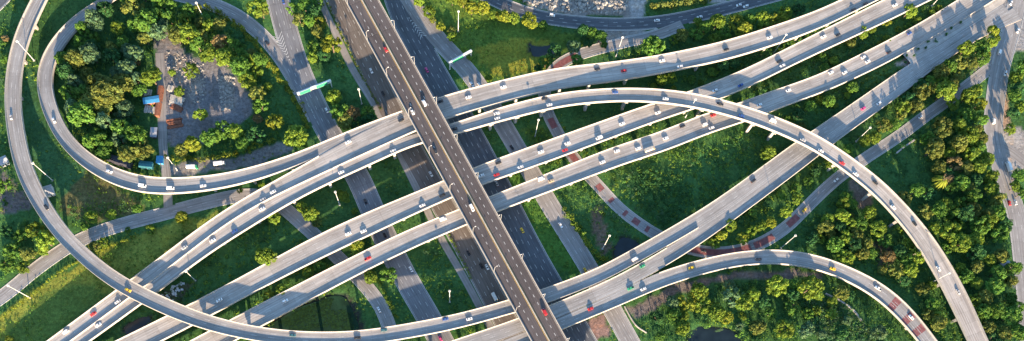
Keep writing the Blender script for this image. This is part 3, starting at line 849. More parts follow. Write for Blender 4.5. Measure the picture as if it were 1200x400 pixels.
zl = 'in the upper left loop wood'
for t in [(175, 87, 12, 'lime'), (126, 104, 17, 'olive'), (112, 96, 13, 'olive'), (143, 96, 12, 'olive'), (122, 122, 11, 'olive'), (94, 133, 14, 'green'), (140, 148, 9, 'green'), (158, 157, 11, 'green'), (128, 64, 10, 'dark'), (104, 60, 12, 'pale'), (86, 68, 11, 'olive'), (78, 105, 10, 'green'), (170, 22, 13, 'green'), (155, 6, 12, 'olive'), (155, 60, 11, 'pale'), (157, 68, 6, 'brown'), (136, 30, 8, 'lime'), (148, 180, 10, 'olive'), (120, 178, 9, 'green'), (165, 172, 11, 'olive')]:
    tree_px(*t, zl)
zb = 'above the gravel yard'
for t in [(219, 38, 12, 'lime'), (206, 40, 10, 'olive'), (222, 80, 9, 'lime'), (200, 83, 5, 'lime'), (208, 104, 6, 'lime'), (234, 133, 8, 'lime'), (257, 48, 9, 'brown'), (243, 62, 10, 'lime'), (262, 66, 11, 'lime'), (282, 78, 11, 'green'), (290, 92, 10, 'lime'), (301, 108, 9, 'olive'), (305, 122, 9, 'green'), (270, 50, 9, 'green'), (230, 50, 9, 'green')]:
    tree_px(*t, zb)
zy = 'below the gravel yard'
for t in [(300, 136, 6, 'brown'), (321, 140, 10, 'yellow'), (346, 158, 14, 'lime'), (260, 150, 11, 'green'), (275, 152, 9, 'lime'), (298, 155, 11, 'dark'), (225, 168, 9, 'yellow'), (245, 160, 10, 'green'), (212, 176, 8, 'olive'), (283, 168, 9, 'green')]:
    tree_px(*t, zy)
fill([(66, 62), (92, 42), (128, 10), (150, -4), (195, -6), (205, 12), (190, 40), (165, 60), (160, 85), (165, 110), (150, 130), (165, 150), (180, 165), (176, 190), (150, 192), (110, 172), (84, 140), (70, 100)], 5, 8, ('green', 'dark', 'olive', 'pale', 'green'), zl, .7, limit=40)
fill([(200, 4), (232, 8), (262, 28), (300, 62), (318, 90), (316, 120), (300, 130), (288, 100), (262, 68), (230, 56), (200, 45)], 4, 6.5, ('green', 'lime', 'olive', 'dark'), zb, .74, limit=18)
zk = 'on the strip left of the dark viaduct'
for t in [(342, 8, 7, 'green'), (356, 4, 8, 'green'), (350, 20, 8, 'olive'), (363, 24, 8, 'green'), (368, 12, 8, 'dark'), (374, 24, 8, 'yellow'), (372, 36, 7, 'olive'), (388, 48, 12, 'yellow'), (366, 52, 8, 'green'), (380, 64, 7, 'dark'), (366, 66, 7, 'lime'), (372, 2, 7, 'green'), (391, 112, 9, 'lime'), (398, 130, 11, 'green'), (404, 140, 10, 'olive'), (412, 132, 9, 'brown'), (420, 144, 9, 'dark'), (430, 130, 9, 'green'), (434, 140, 8, 'dark'), (300, 4, 12, 'lime'), (306, 12, 8, 'olive')]:
    tree_px(*t, zk)
zn = 'in the row above the top meadow'
for t in [(553, 8, 8, 'yellow'), (566, 8, 8, 'yellow'), (577, 13, 6, 'lime'), (585, 15, 6, 'yellow'), (592, 18, 7, 'yellow'), (602, 20, 7, 'lime'), (621, 22, 9, 'yellow'), (637, 26, 6, 'green'), (543, 1, 7, 'yellow'), (530, -2, 7, 'lime')]:
    tree_px(*t, zn, 'round')
zm = 'left of the top meadow'
for t in [(492, 2, 7, 'lime'), (503, 14, 7, 'lime'), (507, 21, 5, 'olive'), (516, 27, 6, 'yellow'), (529, 33, 6, 'olive'), (530, 40, 6, 'lime'), (545, 56, 5, 'lime'), (550, 66, 4, 'lime'), (573, 89, 5, 'lime')]:
    tree_px(*t, zm)
zp = 'around the top meadow pond'
for t in [(684, 35, 7, 'dark'), (694, 37, 7, 'green'), (704, 41, 8, 'green'), (690, 48, 6, 'dark'), (672, 54, 8, 'pale'), (650, 60, 8, 'dark'), (640, 69, 9, 'green'), (677, 68, 7, 'green'), (632, 77, 6, 'dark'), (708, 50, 5, 'green')]:
    tree_px(*t, zp)
za = 'between upper road and top viaduct'
for t in [(766, 54, 13, 'green'), (776, 58, 9, 'dark'), (766, 49, 7, 'lime'), (800, 39, 8, 'olive'), (817, 37, 8, 'green'), (828, 30, 8, 'green'), (842, 24, 10, 'lime'), (838, 46, 8, 'lime'), (850, 36, 9, 'green'), (857, 44, 5, 'lime'), (864, 25, 9, 'yellow'), (872, 34, 10, 'yellow'), (880, 22, 8, 'green'), (894, 20, 9, 'lime'), (896, 30, 8, 'lime'), (908, 22, 10, 'yellow'), (922, 12, 9, 'lime'), (918, 20, 8, 'yellow'), (792, 43, 6, 'lime'), (938, 8, 8, 'dark'), (820, 22, 6, 'lime')]:
    tree_px(*t, za)
ze = 'between top viaduct and arching flyover'
for t in [(776, 93, 7, 'lime'), (788, 90, 7, 'lime'), (767, 99, 5, 'lime'), (790, 102, 4, 'yellow'), (848, 76, 7, 'dark'), (861, 72, 7, 'dark'), (823, 94, 5, 'green'), (812, 90, 6, 'green'), (836, 82, 6, 'green')]:
    tree_px(*t, ze)
zc = 'between the upper right viaducts'
for t in [(1012, 37, 8, 'lime'), (1024, 30, 6, 'lime'), (1040, 22, 7, 'yellow'), (1067, 11, 9, 'lime'), (1079, 20, 6, 'lime'), (1056, 32, 5, 'lime'), (1067, 28, 5, 'green'), (1043, 43, 6, 'lime'), (1034, 49, 5, 'lime'), (1095, 12, 5, 'lime'), (1104, 7, 5, 'yellow'), (1000, 48, 6, 'olive'), (966, 64, 6, 'green'), (980, 68, 6, 'lime'), (970, 76, 6, 'green')]:
    tree_px(*t, zc)
zd = 'just above the long diagonal road'
for t in [(963, 114, 6, 'lime'), (972, 118, 7, 'green'), (980, 122, 5, 'lime'), (1000, 102, 7, 'green'), (995, 110, 5, 'lime'), (950, 124, 7, 'green'), (936, 134, 7, 'dark'), (942, 146, 6, 'olive'), (926, 138, 6, 'green'), (928, 150, 6, 'dark'), (901, 178, 9, 'lime')]:
    tree_px(*t, zd)
zf = 'just below the long diagonal road'
for t in [(856, 264, 7, 'lime'), (838, 284, 8, 'lime'), (846, 276, 7, 'yellow'), (872, 278, 7, 'yellow'), (882, 270, 7, 'lime'), (893, 264, 8, 'lime'), (904, 260, 8, 'yellow'), (922, 248, 7, 'lime'), (868, 254, 8, 'dark'), (884, 246, 8, 'green'), (902, 236, 8, 'dark'), (918, 226, 8, 'green'), (934, 232, 7, 'lime'), (936, 216, 7, 'green'), (950, 210, 7, 'green'), (958, 198, 6, 'dark'), (974, 190, 7, 'lime'), (984, 178, 7, 'dark'), (998, 172, 7, 'green'), (1014, 164, 8, 'lime'), (1026, 160, 7, 'lime')]:
    tree_px(t[0], t[1], min(t[2], 7.0 if t[3] in ('lime', 'yellow') else 6.0), t[3], zf)
zg = 'in the upper right wood'
for t in [(1060, 124, 9, 'lime'), (1058, 132, 8, 'olive'), (1082, 98, 8, 'dark'), (1110, 105, 13, 'lime'), (1118, 98, 8, 'olive'), (1134, 56, 9, 'lime'), (1164, 36, 7, 'yellow'), (1172, 42, 5, 'lime'), (1160, 60, 6, 'yellow'), (1108, 146, 13, 'olive'), (1136, 112, 9, 'lime'), (1146, 105, 8, 'lime'), (1150, 120, 8, 'yellow'), (1120, 120, 8, 'lime'), (1132, 134, 9, 'green')]:
    tree_px(*t, zg)
fill([(1030, 150), (1068, 110), (1105, 80), (1150, 42), (1180, 14), (1178, 46), (1150, 82), (1120, 108), (1080, 135), (1050, 156)], 5, 8, ('green', 'dark', 'green', 'lime', 'olive'), zg, .68, limit=34)
zh = 'in the wood right of the flyover'
for t in [(1098, 172, 13, 'olive'), (1102, 194, 9, 'olive'), (1120, 190, 9, 'brown'), (1112, 210, 8, 'brown'), (1140, 180, 9, 'lime'), (1148, 194, 9, 'lime'), (1152, 160, 8, 'olive'), (1060, 232, 10, 'olive'), (1076, 222, 9, 'green'), (1118, 270, 12, 'lime'), (1128, 284, 11, 'lime'), (1152, 262, 12, 'green'), (1146, 280, 11, 'lime'), (1164, 220, 9, 'lime'), (1170, 250, 9, 'green'), (1176, 272, 11, 'green')]:
    tree_px(*t, zh)
tree_px(1104, 212, 9, 'yellow', zh, 'palm')
fill([(1086, 145), (1125, 118), (1148, 100), (1150, 160), (1172, 235), (1186, 300), (1192, 420), (1166, 420), (1132, 330), (1088, 262), (1060, 226), (1090, 215), (1100, 190), (1082, 165)], 5, 8.2, ('green', 'dark', 'olive', 'lime', 'green'), zh, .7, limit=56)
zi = 'right of the rightmost street'
for t in [(1192, 90, 8, 'lime'), (1190, 112, 8, 'green'), (1188, 132, 8, 'dark'), (1198, 124, 8, 'lime'), (1186, 150, 7, 'lime'), (1196, 102, 8, 'dark'), (1196, 205, 8, 'green'), (1192, 218, 7, 'lime'), (1199, 226, 7, 'green'), (1200, 78, 9, 'green')]:
    tree_px(*t, zi)
zj = 'between flyover and lower right ramp'
for t in [(988, 252, 9, 'lime'), (968, 266, 8, 'olive'), (1020, 250, 9, 'lime'), (1010, 262, 8, 'green'), (1030, 268, 9, 'lime'), (1040, 280, 9, 'green'), (980, 286, 9, 'green'), (994, 300, 10, 'lime'), (1012, 296, 8, 'olive'), (1042, 300, 8, 'brown'), (1052, 316, 9, 'olive'), (1075, 300, 9, 'lime'), (1060, 268, 7, 'lime'), (1084, 338, 8, 'olive'), (1094, 356, 8, 'green'), (1102, 378, 9, 'olive'), (952, 280, 8, 'dark'), (1068, 284, 7, 'lime')]:
    tree_px(*t, zj)
fill([(950, 268), (985, 225), (1036, 250), (1062, 280), (1098, 335), (1122, 400), (1100, 398), (1072, 348), (1020, 308), (970, 292)], 4, 6.5, ('green', 'lime', 'olive', 'dark'), zj, .72, limit=24)
zo = 'below the lower right ramp'
for t in [(912, 334, 12, 'lime'), (862, 346, 12, 'pale'), (872, 354, 11, 'lime'), (820, 340, 10, 'lime'), (808, 352, 11, 'yellow'), (826, 356, 10, 'lime'), (842, 366, 10, 'lime'), (790, 368, 9, 'green'), (952, 336, 13, 'lime'), (988, 342, 9, 'olive'), (930, 360, 9, 'green'), (890, 382, 10, 'olive'), (922, 384, 11, 'lime'), (770, 372, 8, 'dark'), (800, 384, 9, 'lime'), (852, 372, 8, 'yellow'), (946, 386, 10, 'pale'), (1030, 390, 9, 'pale')]:
    tree_px(*t, zo)
fill([(765, 362), (830, 336), (900, 322), (960, 326), (1000, 345), (1000, 400), (900, 412), (870, 400), (850, 380), (800, 385), (780, 400), (760, 396)], 3.5, 6, ('green', 'lime', 'dark', 'pale'), zo, .78, limit=26)
zq = 'in the far left thicket'
for t in [(50, 280, 11, 'lime'), (38, 268, 9, 'lime'), (22, 276, 8, 'green'), (12, 292, 10, 'green'), (30, 296, 9, 'olive'), (6, 270, 8, 'dark'), (48, 292, 6, 'lime'), (26, 312, 7, 'lime'), (6, 310, 8, 'green'), (3, 216, 8, 'green'), (4, 42, 5, 'brown'), (3, 66, 6, 'green'), (16, 60, 4, 'green')]:
    tree_px(*t, zq)
zr = 'beside the street at lower left'
for t in [(106, 254, 7, 'lime'), (97, 264, 5, 'green'), (128, 249, 6, 'lime'), (174, 267, 6, 'lime'), (212, 254, 7, 'yellow'), (148, 268, 4, 'green'), (108, 287, 6, 'olive'), (118, 282, 6, 'lime'), (158, 242, 6, 'green'), (8, 397, 5, 'yellow')]:
    tree_px(*t, zr)
zs = 'among slanting viaducts left of centre'
for t in [(311, 300, 11, 'lime'), (320, 254, 7, 'lime'), (364, 250, 9, 'lime'), (354, 242, 7, 'lime'), (370, 258, 6, 'olive'), (402, 228, 6, 'lime'), (405, 232, 5, 'lime'), (398, 224, 4, 'lime'), (415, 246, 4, 'lime'), (418, 288, 8, 'yellow'), (374, 312, 7, 'green'), (360, 318, 7, 'lime'), (330, 340, 7, 'lime'), (314, 346, 7, 'yellow'), (434, 325, 7, 'lime'), (455, 321, 9, 'green'), (305, 215, 4, 'lime'), (280, 222, 4, 'lime')]:
    tree_px(*t, zs)
NEED = len(TREES)
TREES = [t for t in TREES]
def ordinal(n):
    return '%d%s' % (n, 'th' if 10 <= n % 100 <= 20 else {1: 'st', 2: 'nd', 3: 'rd'}.get(n % 10, 'th'))
TONEWORD = {'green': 'mid green', 'lime': 'lime green', 'dark': 'dark green', 'olive': 'olive green', 'yellow': 'yellow green', 'brown': 'brownish', 'pale': 'greyish green'}
KINDWORD = {'round': 'round tree', 'broad': 'broad tree', 'loose': 'loose tree', 'tall': 'tall tree', 'palm': 'palm'}
rank = {}
for t in sorted(TREES, key=lambda t: proj((t[0], t[1], t[2]))[0, 0]):
    k = (t[3], t[4], t[5], t[2] < 5.0); rank.setdefault(k, []).append(t)
tot = 0
for k, L_ in rank.items():
    for m, (x, y, r, tone, zone, kind) in enumerate(L_):
        tot += 1
        bush = k[3] and kind != 'palm'; word = KINDWORD[kind].replace('tree', 'bush') if bush else KINDWORD[kind]
        lab = f'{TONEWORD[tone]} {word} {zone}' + (f', {ordinal(m + 1)} such from left' if len(L_) > 1 else '')
        z0 = gz(x, y); tr_h = r * (0.35 if bush else 0.75 if kind != 'palm' else 1.6)
        root = empty('palm_tree' if kind == 'palm' else 'bush' if bush else 'tree', (x, y, z0), lab, 'palm' if kind == 'palm' else 'bush' if bush else 'tree', ('bushes ' if bush else 'trees ') + zone, random.uniform(0, 6.28))
        tk = link('trunk', TRUNKS[random.randrange(4)], root); tk.scale = (r * .95, r * .95, max(tr_h, 1) * 1.35)
        j = random.randrange(len(BASECROWN[kind]))
        cr = link('crown', crown(kind, j, tone), root); cr.location = (0, 0, tr_h * .6 - r * .12); v = random.uniform(.85, 1.1)
        cr.scale = (r, r * random.uniform(.85, 1.1), r * v * (.72 if bush else 1.0 if kind != 'tall' else .8))

# hedges and rows of clipped shrubs
def hedge(px, r, gap, tone, label, z=1.2):
    P = resample(np.array([[*at(x, y, z)] for x, y in px]), gap)
    g = np.random.default_rng(len(label) + len(px)); n = len(P)
    C = P.copy(); C[:, :2] += g.normal(scale=r * .3, size=(n, 2)); C[:, 2] = r * .8
    rr = g.uniform(.7, 1.2, n) * r
    C2 = np.vstack([C, C + g.normal(scale=r * .5, size=C.shape)]); C2[:, 2] = np.abs(C2[:, 2])
    Q, Fs, T = leaves(C2, np.r_[rr, rr * .7], 34, r * .24, n)
    c = P[n // 2]; Q -= np.array([c[0], c[1], 0])
    root = empty('hedge', (c[0], c[1], 0), label, 'hedge')
    link('foliage', to_mesh('foliage', Q, Fs, [LEAF[tone]], tint=T), root)
    mb = MB()
    for p in P[::3]: mb.tube((p[0] - c[0], p[1] - c[1], -.2), (p[0] - c[0], p[1] - c[1], r), .1, .06, 5)
    link('stems', mb.mesh('stems', [M['bark']]), root)
hedge([(242, 9), (262, 19), (282, 34), (300, 53), (320, 79), (340, 108), (352, 130), (362, 150)], 2.3, 2.4, 'yellow', 'yellow green hedge along the inner edge of the curving slip road')
hedge([(88, 165), (104, 184), (122, 194), (150, 205), (186, 211)], 2.2, 3.0, 'yellow', 'row of yellow green shrubs inside the loop ramp at lower left')
hedge([(196, 184), (230, 188), (258, 185), (290, 176), (320, 166)], 2.2, 3.4, 'yellow', 'row of yellow green shrubs between yard trees and grey lorry park')
hedge([(440, 326), (450, 340), (456, 355), (463, 372)], 1.8, 3.4, 'lime', 'row of small lime shrubs on the right of the narrow street')
hedge([(662, 246), (676, 268), (690, 288), (708, 306)], 2.3, 2.4, 'lime', 'lime green hedge strip right of the straight road below the viaducts')
hedge([(626, 160), (634, 172), (640, 182)], 1.6, 2.4, 'lime', 'short lime hedge between the two lower viaduct crossings')
hedge([(384, 4), (396, 30), (418, 76), (430, 100), (446, 128)], 1.2, 2.4, 'olive', 'thin olive hedge between service path and main road left of dark viaduct')
hedge([(527, 276), (540, 302), (552, 326)], 1.2, 2.4, 'lime', 'thin lime hedge between service path and main road below the viaducts')
hedge([(0, 372), (30, 350), (70, 318), (110, 296), (160, 276)], 1.2, 2.4, 'yellow', 'thin yellow green shrub line below the lower left street')
hedge([(764, 8), (790, 6), (812, 3), (832, 0)], 2.6, 2.6, 'olive', 'olive hedge on the planted island above the upper road')
hedge([(240, 195), (262, 193), (280, 188), (312, 183), (330, 176)], 0.9, 7.0, 'lime', 'spaced small shrubs along the upper edge of the loop ramp')

# undergrowth and grass: what nobody could count
def scatter(name, label, polys, n, rlo, rhi, per, size, tone, avoid=0.5, seed=0, clump=None, up=.5):
    g = np.random.default_rng(seed); W = [wpoly(p, 1.0) for p in polys]
    ar = np.array([max(1, (np.ptp(np.array(p)[:, 0]) * np.ptp(np.array(p)[:, 1]))) for p in W]); C = []
    for p, a in zip(W, ar / ar.sum()):
        A = np.array(p); k = int(n * a)
        x = g.uniform(A[:, 0].min(), A[:, 0].max(), k); y = g.uniform(A[:, 1].min(), A[:, 1].max(), k)
        m = in_poly(x, y, p); x, y = x[m], y[m]
        ok = np.ones(len(x), bool)
        for R in GROUND.values():
            for b in range(0, len(x), 2000):
                d = np.sqrt((x[b:b + 2000, None] - R.P[None, :, 0]) ** 2 + (y[b:b + 2000, None] - R.P[None, :, 1]) ** 2) - R.w[None, :] / 2
                ok[b:b + 2000] &= d.min(1) > avoid + rhi * .6
        for R in DECK.values():
            low = R.P[:, 2] < 4.5
            if low.any():
                d = np.sqrt((x[:, None] - R.P[None, low, 0]) ** 2 + (y[:, None] - R.P[None, low, 1]) ** 2) - R.w[None, low] / 2
                ok &= d.min(1) > avoid + rhi * .7
        for _, pp in PONDS: ok &= ~in_poly(x, y, wpoly(pp))
        for pp in BARE: ok &= ~in_poly(x, y, wpoly(pp))
        if clump is not None: ok &= vnoise(x, y, .035, seed) + .5 * vnoise(x, y, .15, seed + 1) > clump
        C.append(np.stack([x[ok], y[ok]], 1))
    C = np.vstack(C); r = g.uniform(rlo, rhi, len(C)); C = np.c_[C, r * .45]
    Q, Fs, T = leaves(C, r, per, size, seed + 1, up)
    Q[:, 2] = np.maximum(Q[:, 2], -.1)
    big = 1 + .3 * vnoise(Q[:, 0], Q[:, 1], .03, seed)
    T = T * big[:, None]
    o = link(name, to_mesh(name, Q, Fs, [LEAF[tone]], tint=T)); tag(o, label, 'plants', kind='stuff'); return o
BARE = [z for z, c in ZONES if max(c) > .145 and c[2] > .06]
WOODS = [[(66, 62), (92, 42), (128, 10), (150, -4), (240, 6), (300, 60), (322, 100), (300, 130), (262, 70), (205, 42), (180, 60), (163, 85), (168, 130), (180, 192), (150, 195), (110, 175), (80, 130), (66, 95)],
         [(1010, 165), (1065, 108), (1105, 78), (1150, 42), (1184, 12), (1180, 50), (1150, 85), (1148, 150), (1175, 235), (1190, 300), (1194, 410), (1160, 410), (1125, 320), (1080, 255), (1040, 205)],
         [(926, 288), (985, 220), (1036, 248), (1062, 280), (1098, 335), (1132, 405), (1100, 402), (1072, 350), (1020, 310), (965, 292)],
         [(745, 372), (830, 336), (960, 322), (1010, 345), (1060, 402), (760, 402)],
         [(0, 262), (38, 258), (66, 282), (24, 316), (0, 330)], [(205, 160), (300, 145), (335, 160), (300, 178), (205, 190)],
         [(338, 0), (372, 0), (395, 60), (415, 110), (442, 135), (400, 155), (366, 70)]]
SHRUB = [[(715, 196), (830, 163), (900, 146), (930, 166), (830, 238), (775, 272), (725, 240)], [(905, 132), (960, 113), (1035, 84), (1050, 86), (960, 146), (930, 163)],
         [(730, 100), (860, 72), (960, 38), (876, 80), (814, 104), (760, 102)], [(840, 130), (900, 92), (960, 65), (1094, 5), (1110, 6), (976, 78), (900, 108), (868, 120)],
         [(826, 282), (890, 240), (965, 182), (1000, 160), (1030, 158), (960, 215), (925, 256), (884, 280), (840, 290)],
         [(640, 192), (770, 145), (830, 130), (760, 158), (690, 184), (645, 202)], [(240, 346), (295, 318), (340, 245), (300, 268), (240, 303), (226, 330), (200, 360)], [(250, 372), (345, 325), (490, 258), (480, 268), (376, 318), (268, 374)],
         [(484, 300), (514, 286), (552, 346), (556, 372), (528, 362), (500, 330)], [(530, 385), (560, 378), (570, 390), (520, 402)], [(720, 198), (690, 205), (640, 205), (690, 236), (720, 270), (740, 275)],
         [(300, 386), (345, 362), (420, 322), (330, 380)], [(1100, 300), (1130, 320), (1150, 400), (1126, 340)], [(760, 30), (830, 30), (930, 6), (960, 8), (900, 30), (770, 64), (730, 70)],
         [(80, 240), (160, 235), (180, 243), (110, 264), (92, 268)], [(0, 20), (14, 20), (6, 80), (4, 150), (20, 220), (0, 250)], [(612, 156), (640, 146), (690, 180), (640, 190)]]
scatter('undergrowth', 'tangled dark green undergrowth filling the woods between the roads', WOODS, 5200, 1.0, 2.4, 24, .42, 'dark', seed=21)
scatter('undergrowth', 'mid green saplings and bushes among the woods', WOODS, 3000, 1.0, 2.6, 26, .42, 'green', seed=41, clump=0.0)
scatter('shrub_thicket', 'mixed green low shrubs and weeds on verges between viaducts', SHRUB, 3800, .9, 2.7, 32, .36, 'green', seed=22)
scatter('shrub_thicket', 'dark green thick brush between viaducts', SHRUB, 3000, 1.0, 3.0, 30, .42, 'dark', seed=42, clump=.05)
scatter('dark_brush', 'dense dark brush on the lower left of the big shrubby meadow', [[(738, 205), (760, 196), (800, 205), (812, 225), (800, 246), (775, 268), (752, 240)]], 420, 1.2, 2.8, 34, .42, 'dark', seed=52)
scatter('shrub_thicket', 'greyish green brush between viaducts', SHRUB, 2200, .9, 2.4, 26, .4, 'pale', seed=43, clump=.15)
scatter('shrub_thicket', 'sunny lime low shrubs scattered among weeds between viaducts', SHRUB, 3200, .7, 2.0, 24, .38, 'lime', seed=23, clump=.05)
scatter('water_plants', 'pale grey green broad leaved water plants by the lower right pond', [[(805, 402), (820, 388), (850, 386), (875, 402)], [(940, 350), (985, 352), (1020, 385), (1046, 404), (960, 404)]], 900, .6, 1.4, 16, .45, 'pale', seed=24)
FULL = [[(-40, -30), (1240, -30), (1240, 430), (-40, 430)]]
scatter('weeds', 'short rough grass and weeds covering open ground', FULL, 16000, .25, .75, 6, .34, 'green', seed=25, up=1.2)
scatter('weeds', 'patches of taller yellow green weeds on open ground', FULL, 26000, .5, 1.3, 11, .34, 'lime', seed=26, up=1.0, clump=.3)
scatter('weeds', 'patches of mid green leafy creepers on open ground', FULL, 26000, .6, 1.5, 11, .38, 'green', seed=37, up=1.0, clump=.15)

def pads(px, n, lo, hi, tone, label, seed):
    P = wpoly(px); A = np.array(P); V = []; Fs = []; T = []; g = np.random.default_rng(seed)
    while len(Fs) < n:
        x, y, r = g.uniform(A[:, 0].min(), A[:, 0].max()), g.uniform(A[:, 1].min(), A[:, 1].max()), g.uniform(lo, hi)
        if not in_poly(np.array([x]), np.array([y]), P)[0] or vnoise(np.array([x]), np.array([y]), .1, seed)[0] < -.15: continue
        b_ = len(V); V += [(x + r * g.uniform(.7, 1.2) * math.cos(q * 1.047), y + r * g.uniform(.7, 1.2) * math.sin(q * 1.047), -.19 + .04 * g.random()) for q in range(6)]
        Fs.append(list(range(b_, b_ + 6))); T += [[g.uniform(.5, 1.3) * (.38 if tone == 'dark' else 1)] * 3] * 6
    tag(link('floating_plants', to_mesh('floating_plants', np.array(V), np.array(Fs), [LEAF[tone]], tint=np.array(T))), label, 'plants', kind='stuff')
pads([(828, 402), (832, 390), (846, 386), (858, 390), (866, 402)], 260, .3, .8, 'pale', 'pale lily pads floating on the lower right pond', 77)
pads([(312, 387), (332, 374), (353, 362), (385, 350), (402, 352), (411, 366), (416, 386), (390, 392), (342, 392)], 1400, .3, .9, 'dark', 'dark green floating weed on the pond above the bottom ramp', 78)

# ------------------------------------------------------------------ light masts
MASTS = [((19, 48), (40, 71), 'beside the far left ramp near its top'), ((37, 192), (62, 212), 'right of the far left ramp above the small house'), ((196, 185), (208, 200), 'standing in the lorry park inside the loop'),
         ((418, 105), (424, 122), 'on the green strip left of the dark viaduct'), ((536, 13), (537, 37), 'in the top meadow'), ((728, 43), (722, 66), 'above the top viaduct beside the big round tree'),
         ((921, 40), (907, 62), 'between the two upper viaducts at right'), ((1021, 150), (1003, 166), 'just below the long diagonal road at right'), ((930, 273), (915, 291), 'above the bend of the lower right ramp'),
         ((814, 115), (803, 138), 'rising through the gap under the arching flyover'), ((713, 275), (706, 292), 'on the grass between lower centre road and red patched road'), ((526, 341), (527, 354), 'in lime weeds left of the dark viaduct at bottom'),
         ((393, 225), (398, 240), 'on dark grass between viaducts left of centre'), ((1112, 318), (1088, 333), 'left of the arching flyover near lower right'), ((218, 318), (229, 329), 'between two slanting viaducts at lower left by the debris'),
         ((8, 336), (35, 349), 'beside the street at lower left corner'), ((630, 140), (627, 160), 'just below the arching flyover right of centre'), ((232, 5), (239, 22), 'inside the loop at the top by the yellow hedge'), ((1098, -4), (1092, 7), 'at the top edge between upper right viaducts')]
mp_ = MB(); mp_.tube((0, 0, -.3), (0, 0, 1.0), .32, .26, 10); mp_.tube((0, 0, .02), (0, 0, .98), .24, .15, 10)
def unit_pole():
    mb = MB()
    for k in range(4): mb.tube((0, 0, k / 4), (0, 0, (k + 1) / 4), .30 - .04 * k, .30 - .04 * (k + 1), 10)
    return mb.mesh('pole', [M['steel']], True)
POLE = unit_pole()
mb = MB()
for k in range(10):
    a, b = 6.283 * k / 10, 6.283 * (k + 1) / 10
    mb.tube((.6 * math.cos(a), .6 * math.sin(a), 0), (.6 * math.cos(b), .6 * math.sin(b), 0), .08, .08, 6)
for k in range(3): mb.tube((0, 0, .05), (.6 * math.cos(k * 2.09), .6 * math.sin(k * 2.09), 0), .07, .07, 6)
RING = mb.mesh('lamp_ring', [M['steel']])
mb = MB(); mb.box(-.26, .26, -.18, .18, -.22, .12, 0, None, .7); mb.box(-.24, .24, -.17, .17, -.27, -.22); FLOOD = mb.mesh('floodlight', [M['lamp']])
mb = MB(); mb.box(-.7, .7, -.7, .7, -.3, .35, 0, None, .92); mb.tube((0, 0, .35), (0, 0, .75), .42, .36, 8); FOOT = mb.mesh('footing', [M['kerb']])
for top, bs, where in MASTS:
    g0 = at(*bs, 0.0)
    for R in GROUND.values():                         # stand clear of the carriageway
        i, d = R.near(g0[0], g0[1])
        if d < R.w[i] / 2 + 1.4:
            sg = 1 if (g0[:2] - R.P[i, :2]) @ R.n[i] > 0 else -1
            g0 = np.array([*(R.P[i, :2] + R.n[i] * sg * (R.w[i] / 2 + 1.6)), 0])
    hh = min(np.arange(15, 26, .5), key=lambda h: np.hypot(*(proj(g0 + np.array([0, 0, h]))[0] - np.array(top))))
    rt = empty('light_mast', (g0[0], g0[1], 0), 'tall steel light mast ' + where, 'light mast', 'high mast lights around the interchange')
    link('footing', FOOT, rt); p = link('pole', POLE, rt); p.scale = (1, 1, hh)
    rg = link('lamp_ring', RING, rt, (0, 0, hh - .3))
    for k in range(6):
        f = link('floodlight', FLOOD, rg, (.68 * math.cos(k * 1.047), .68 * math.sin(k * 1.047), 0)); f.rotation_euler = (0, 0, k * 1.047)

# street lamps on the dark viaduct parapets
mb = MB(); mb.tube((0, 0, 0), (0, 0, 7.5), .11, .07, 8); mb.tube((0, 0, 7.4), (1.6, 0, 8.0), .06, .05, 6); SLP = mb.mesh('lamp_post', [M['steel']], True)
mb = MB(); mb.box(1.35, 2.3, -.2, .2, 7.93, 8.12, 0, None, .8); SLH = mb.mesh('lamp_head', [M['lamp']])
R = DECK['CB']
for side in (1, -1):
    s_ = 20.0; k = 0; ls = []
    while s_ < R.s[-1] - 10:
        i = int(np.searchsorted(R.s, s_)); p = R.P[i, :2] + R.n[i] * side * (R.w[i] / 2 - .26)
        px = proj((p[0], p[1], 28))[0]
        if -10 < px[1] < 410: ls.append((i, p))
        s_ += 34.0
    sidew = 'right' if proj((*(R.P[50, :2] + R.n[50] * side * 8), 20))[0, 0] > R.px[50, 0] else 'left'
    ls.sort(key=lambda q: -q[1][1])
    for m, (i, p) in enumerate(ls):
        rt = empty('street_lamp', (p[0], p[1], R.P[i, 2] + 1.04), f'slim street lamp on the dark viaduct {sidew} parapet, {ordinal(m + 1)} from the top', 'street lamp', 'street lamps on the dark viaduct', math.atan2(-side * R.n[i, 1], -side * R.n[i, 0]))
        link('lamp_post', SLP, rt); link('lamp_head', SLH, rt)

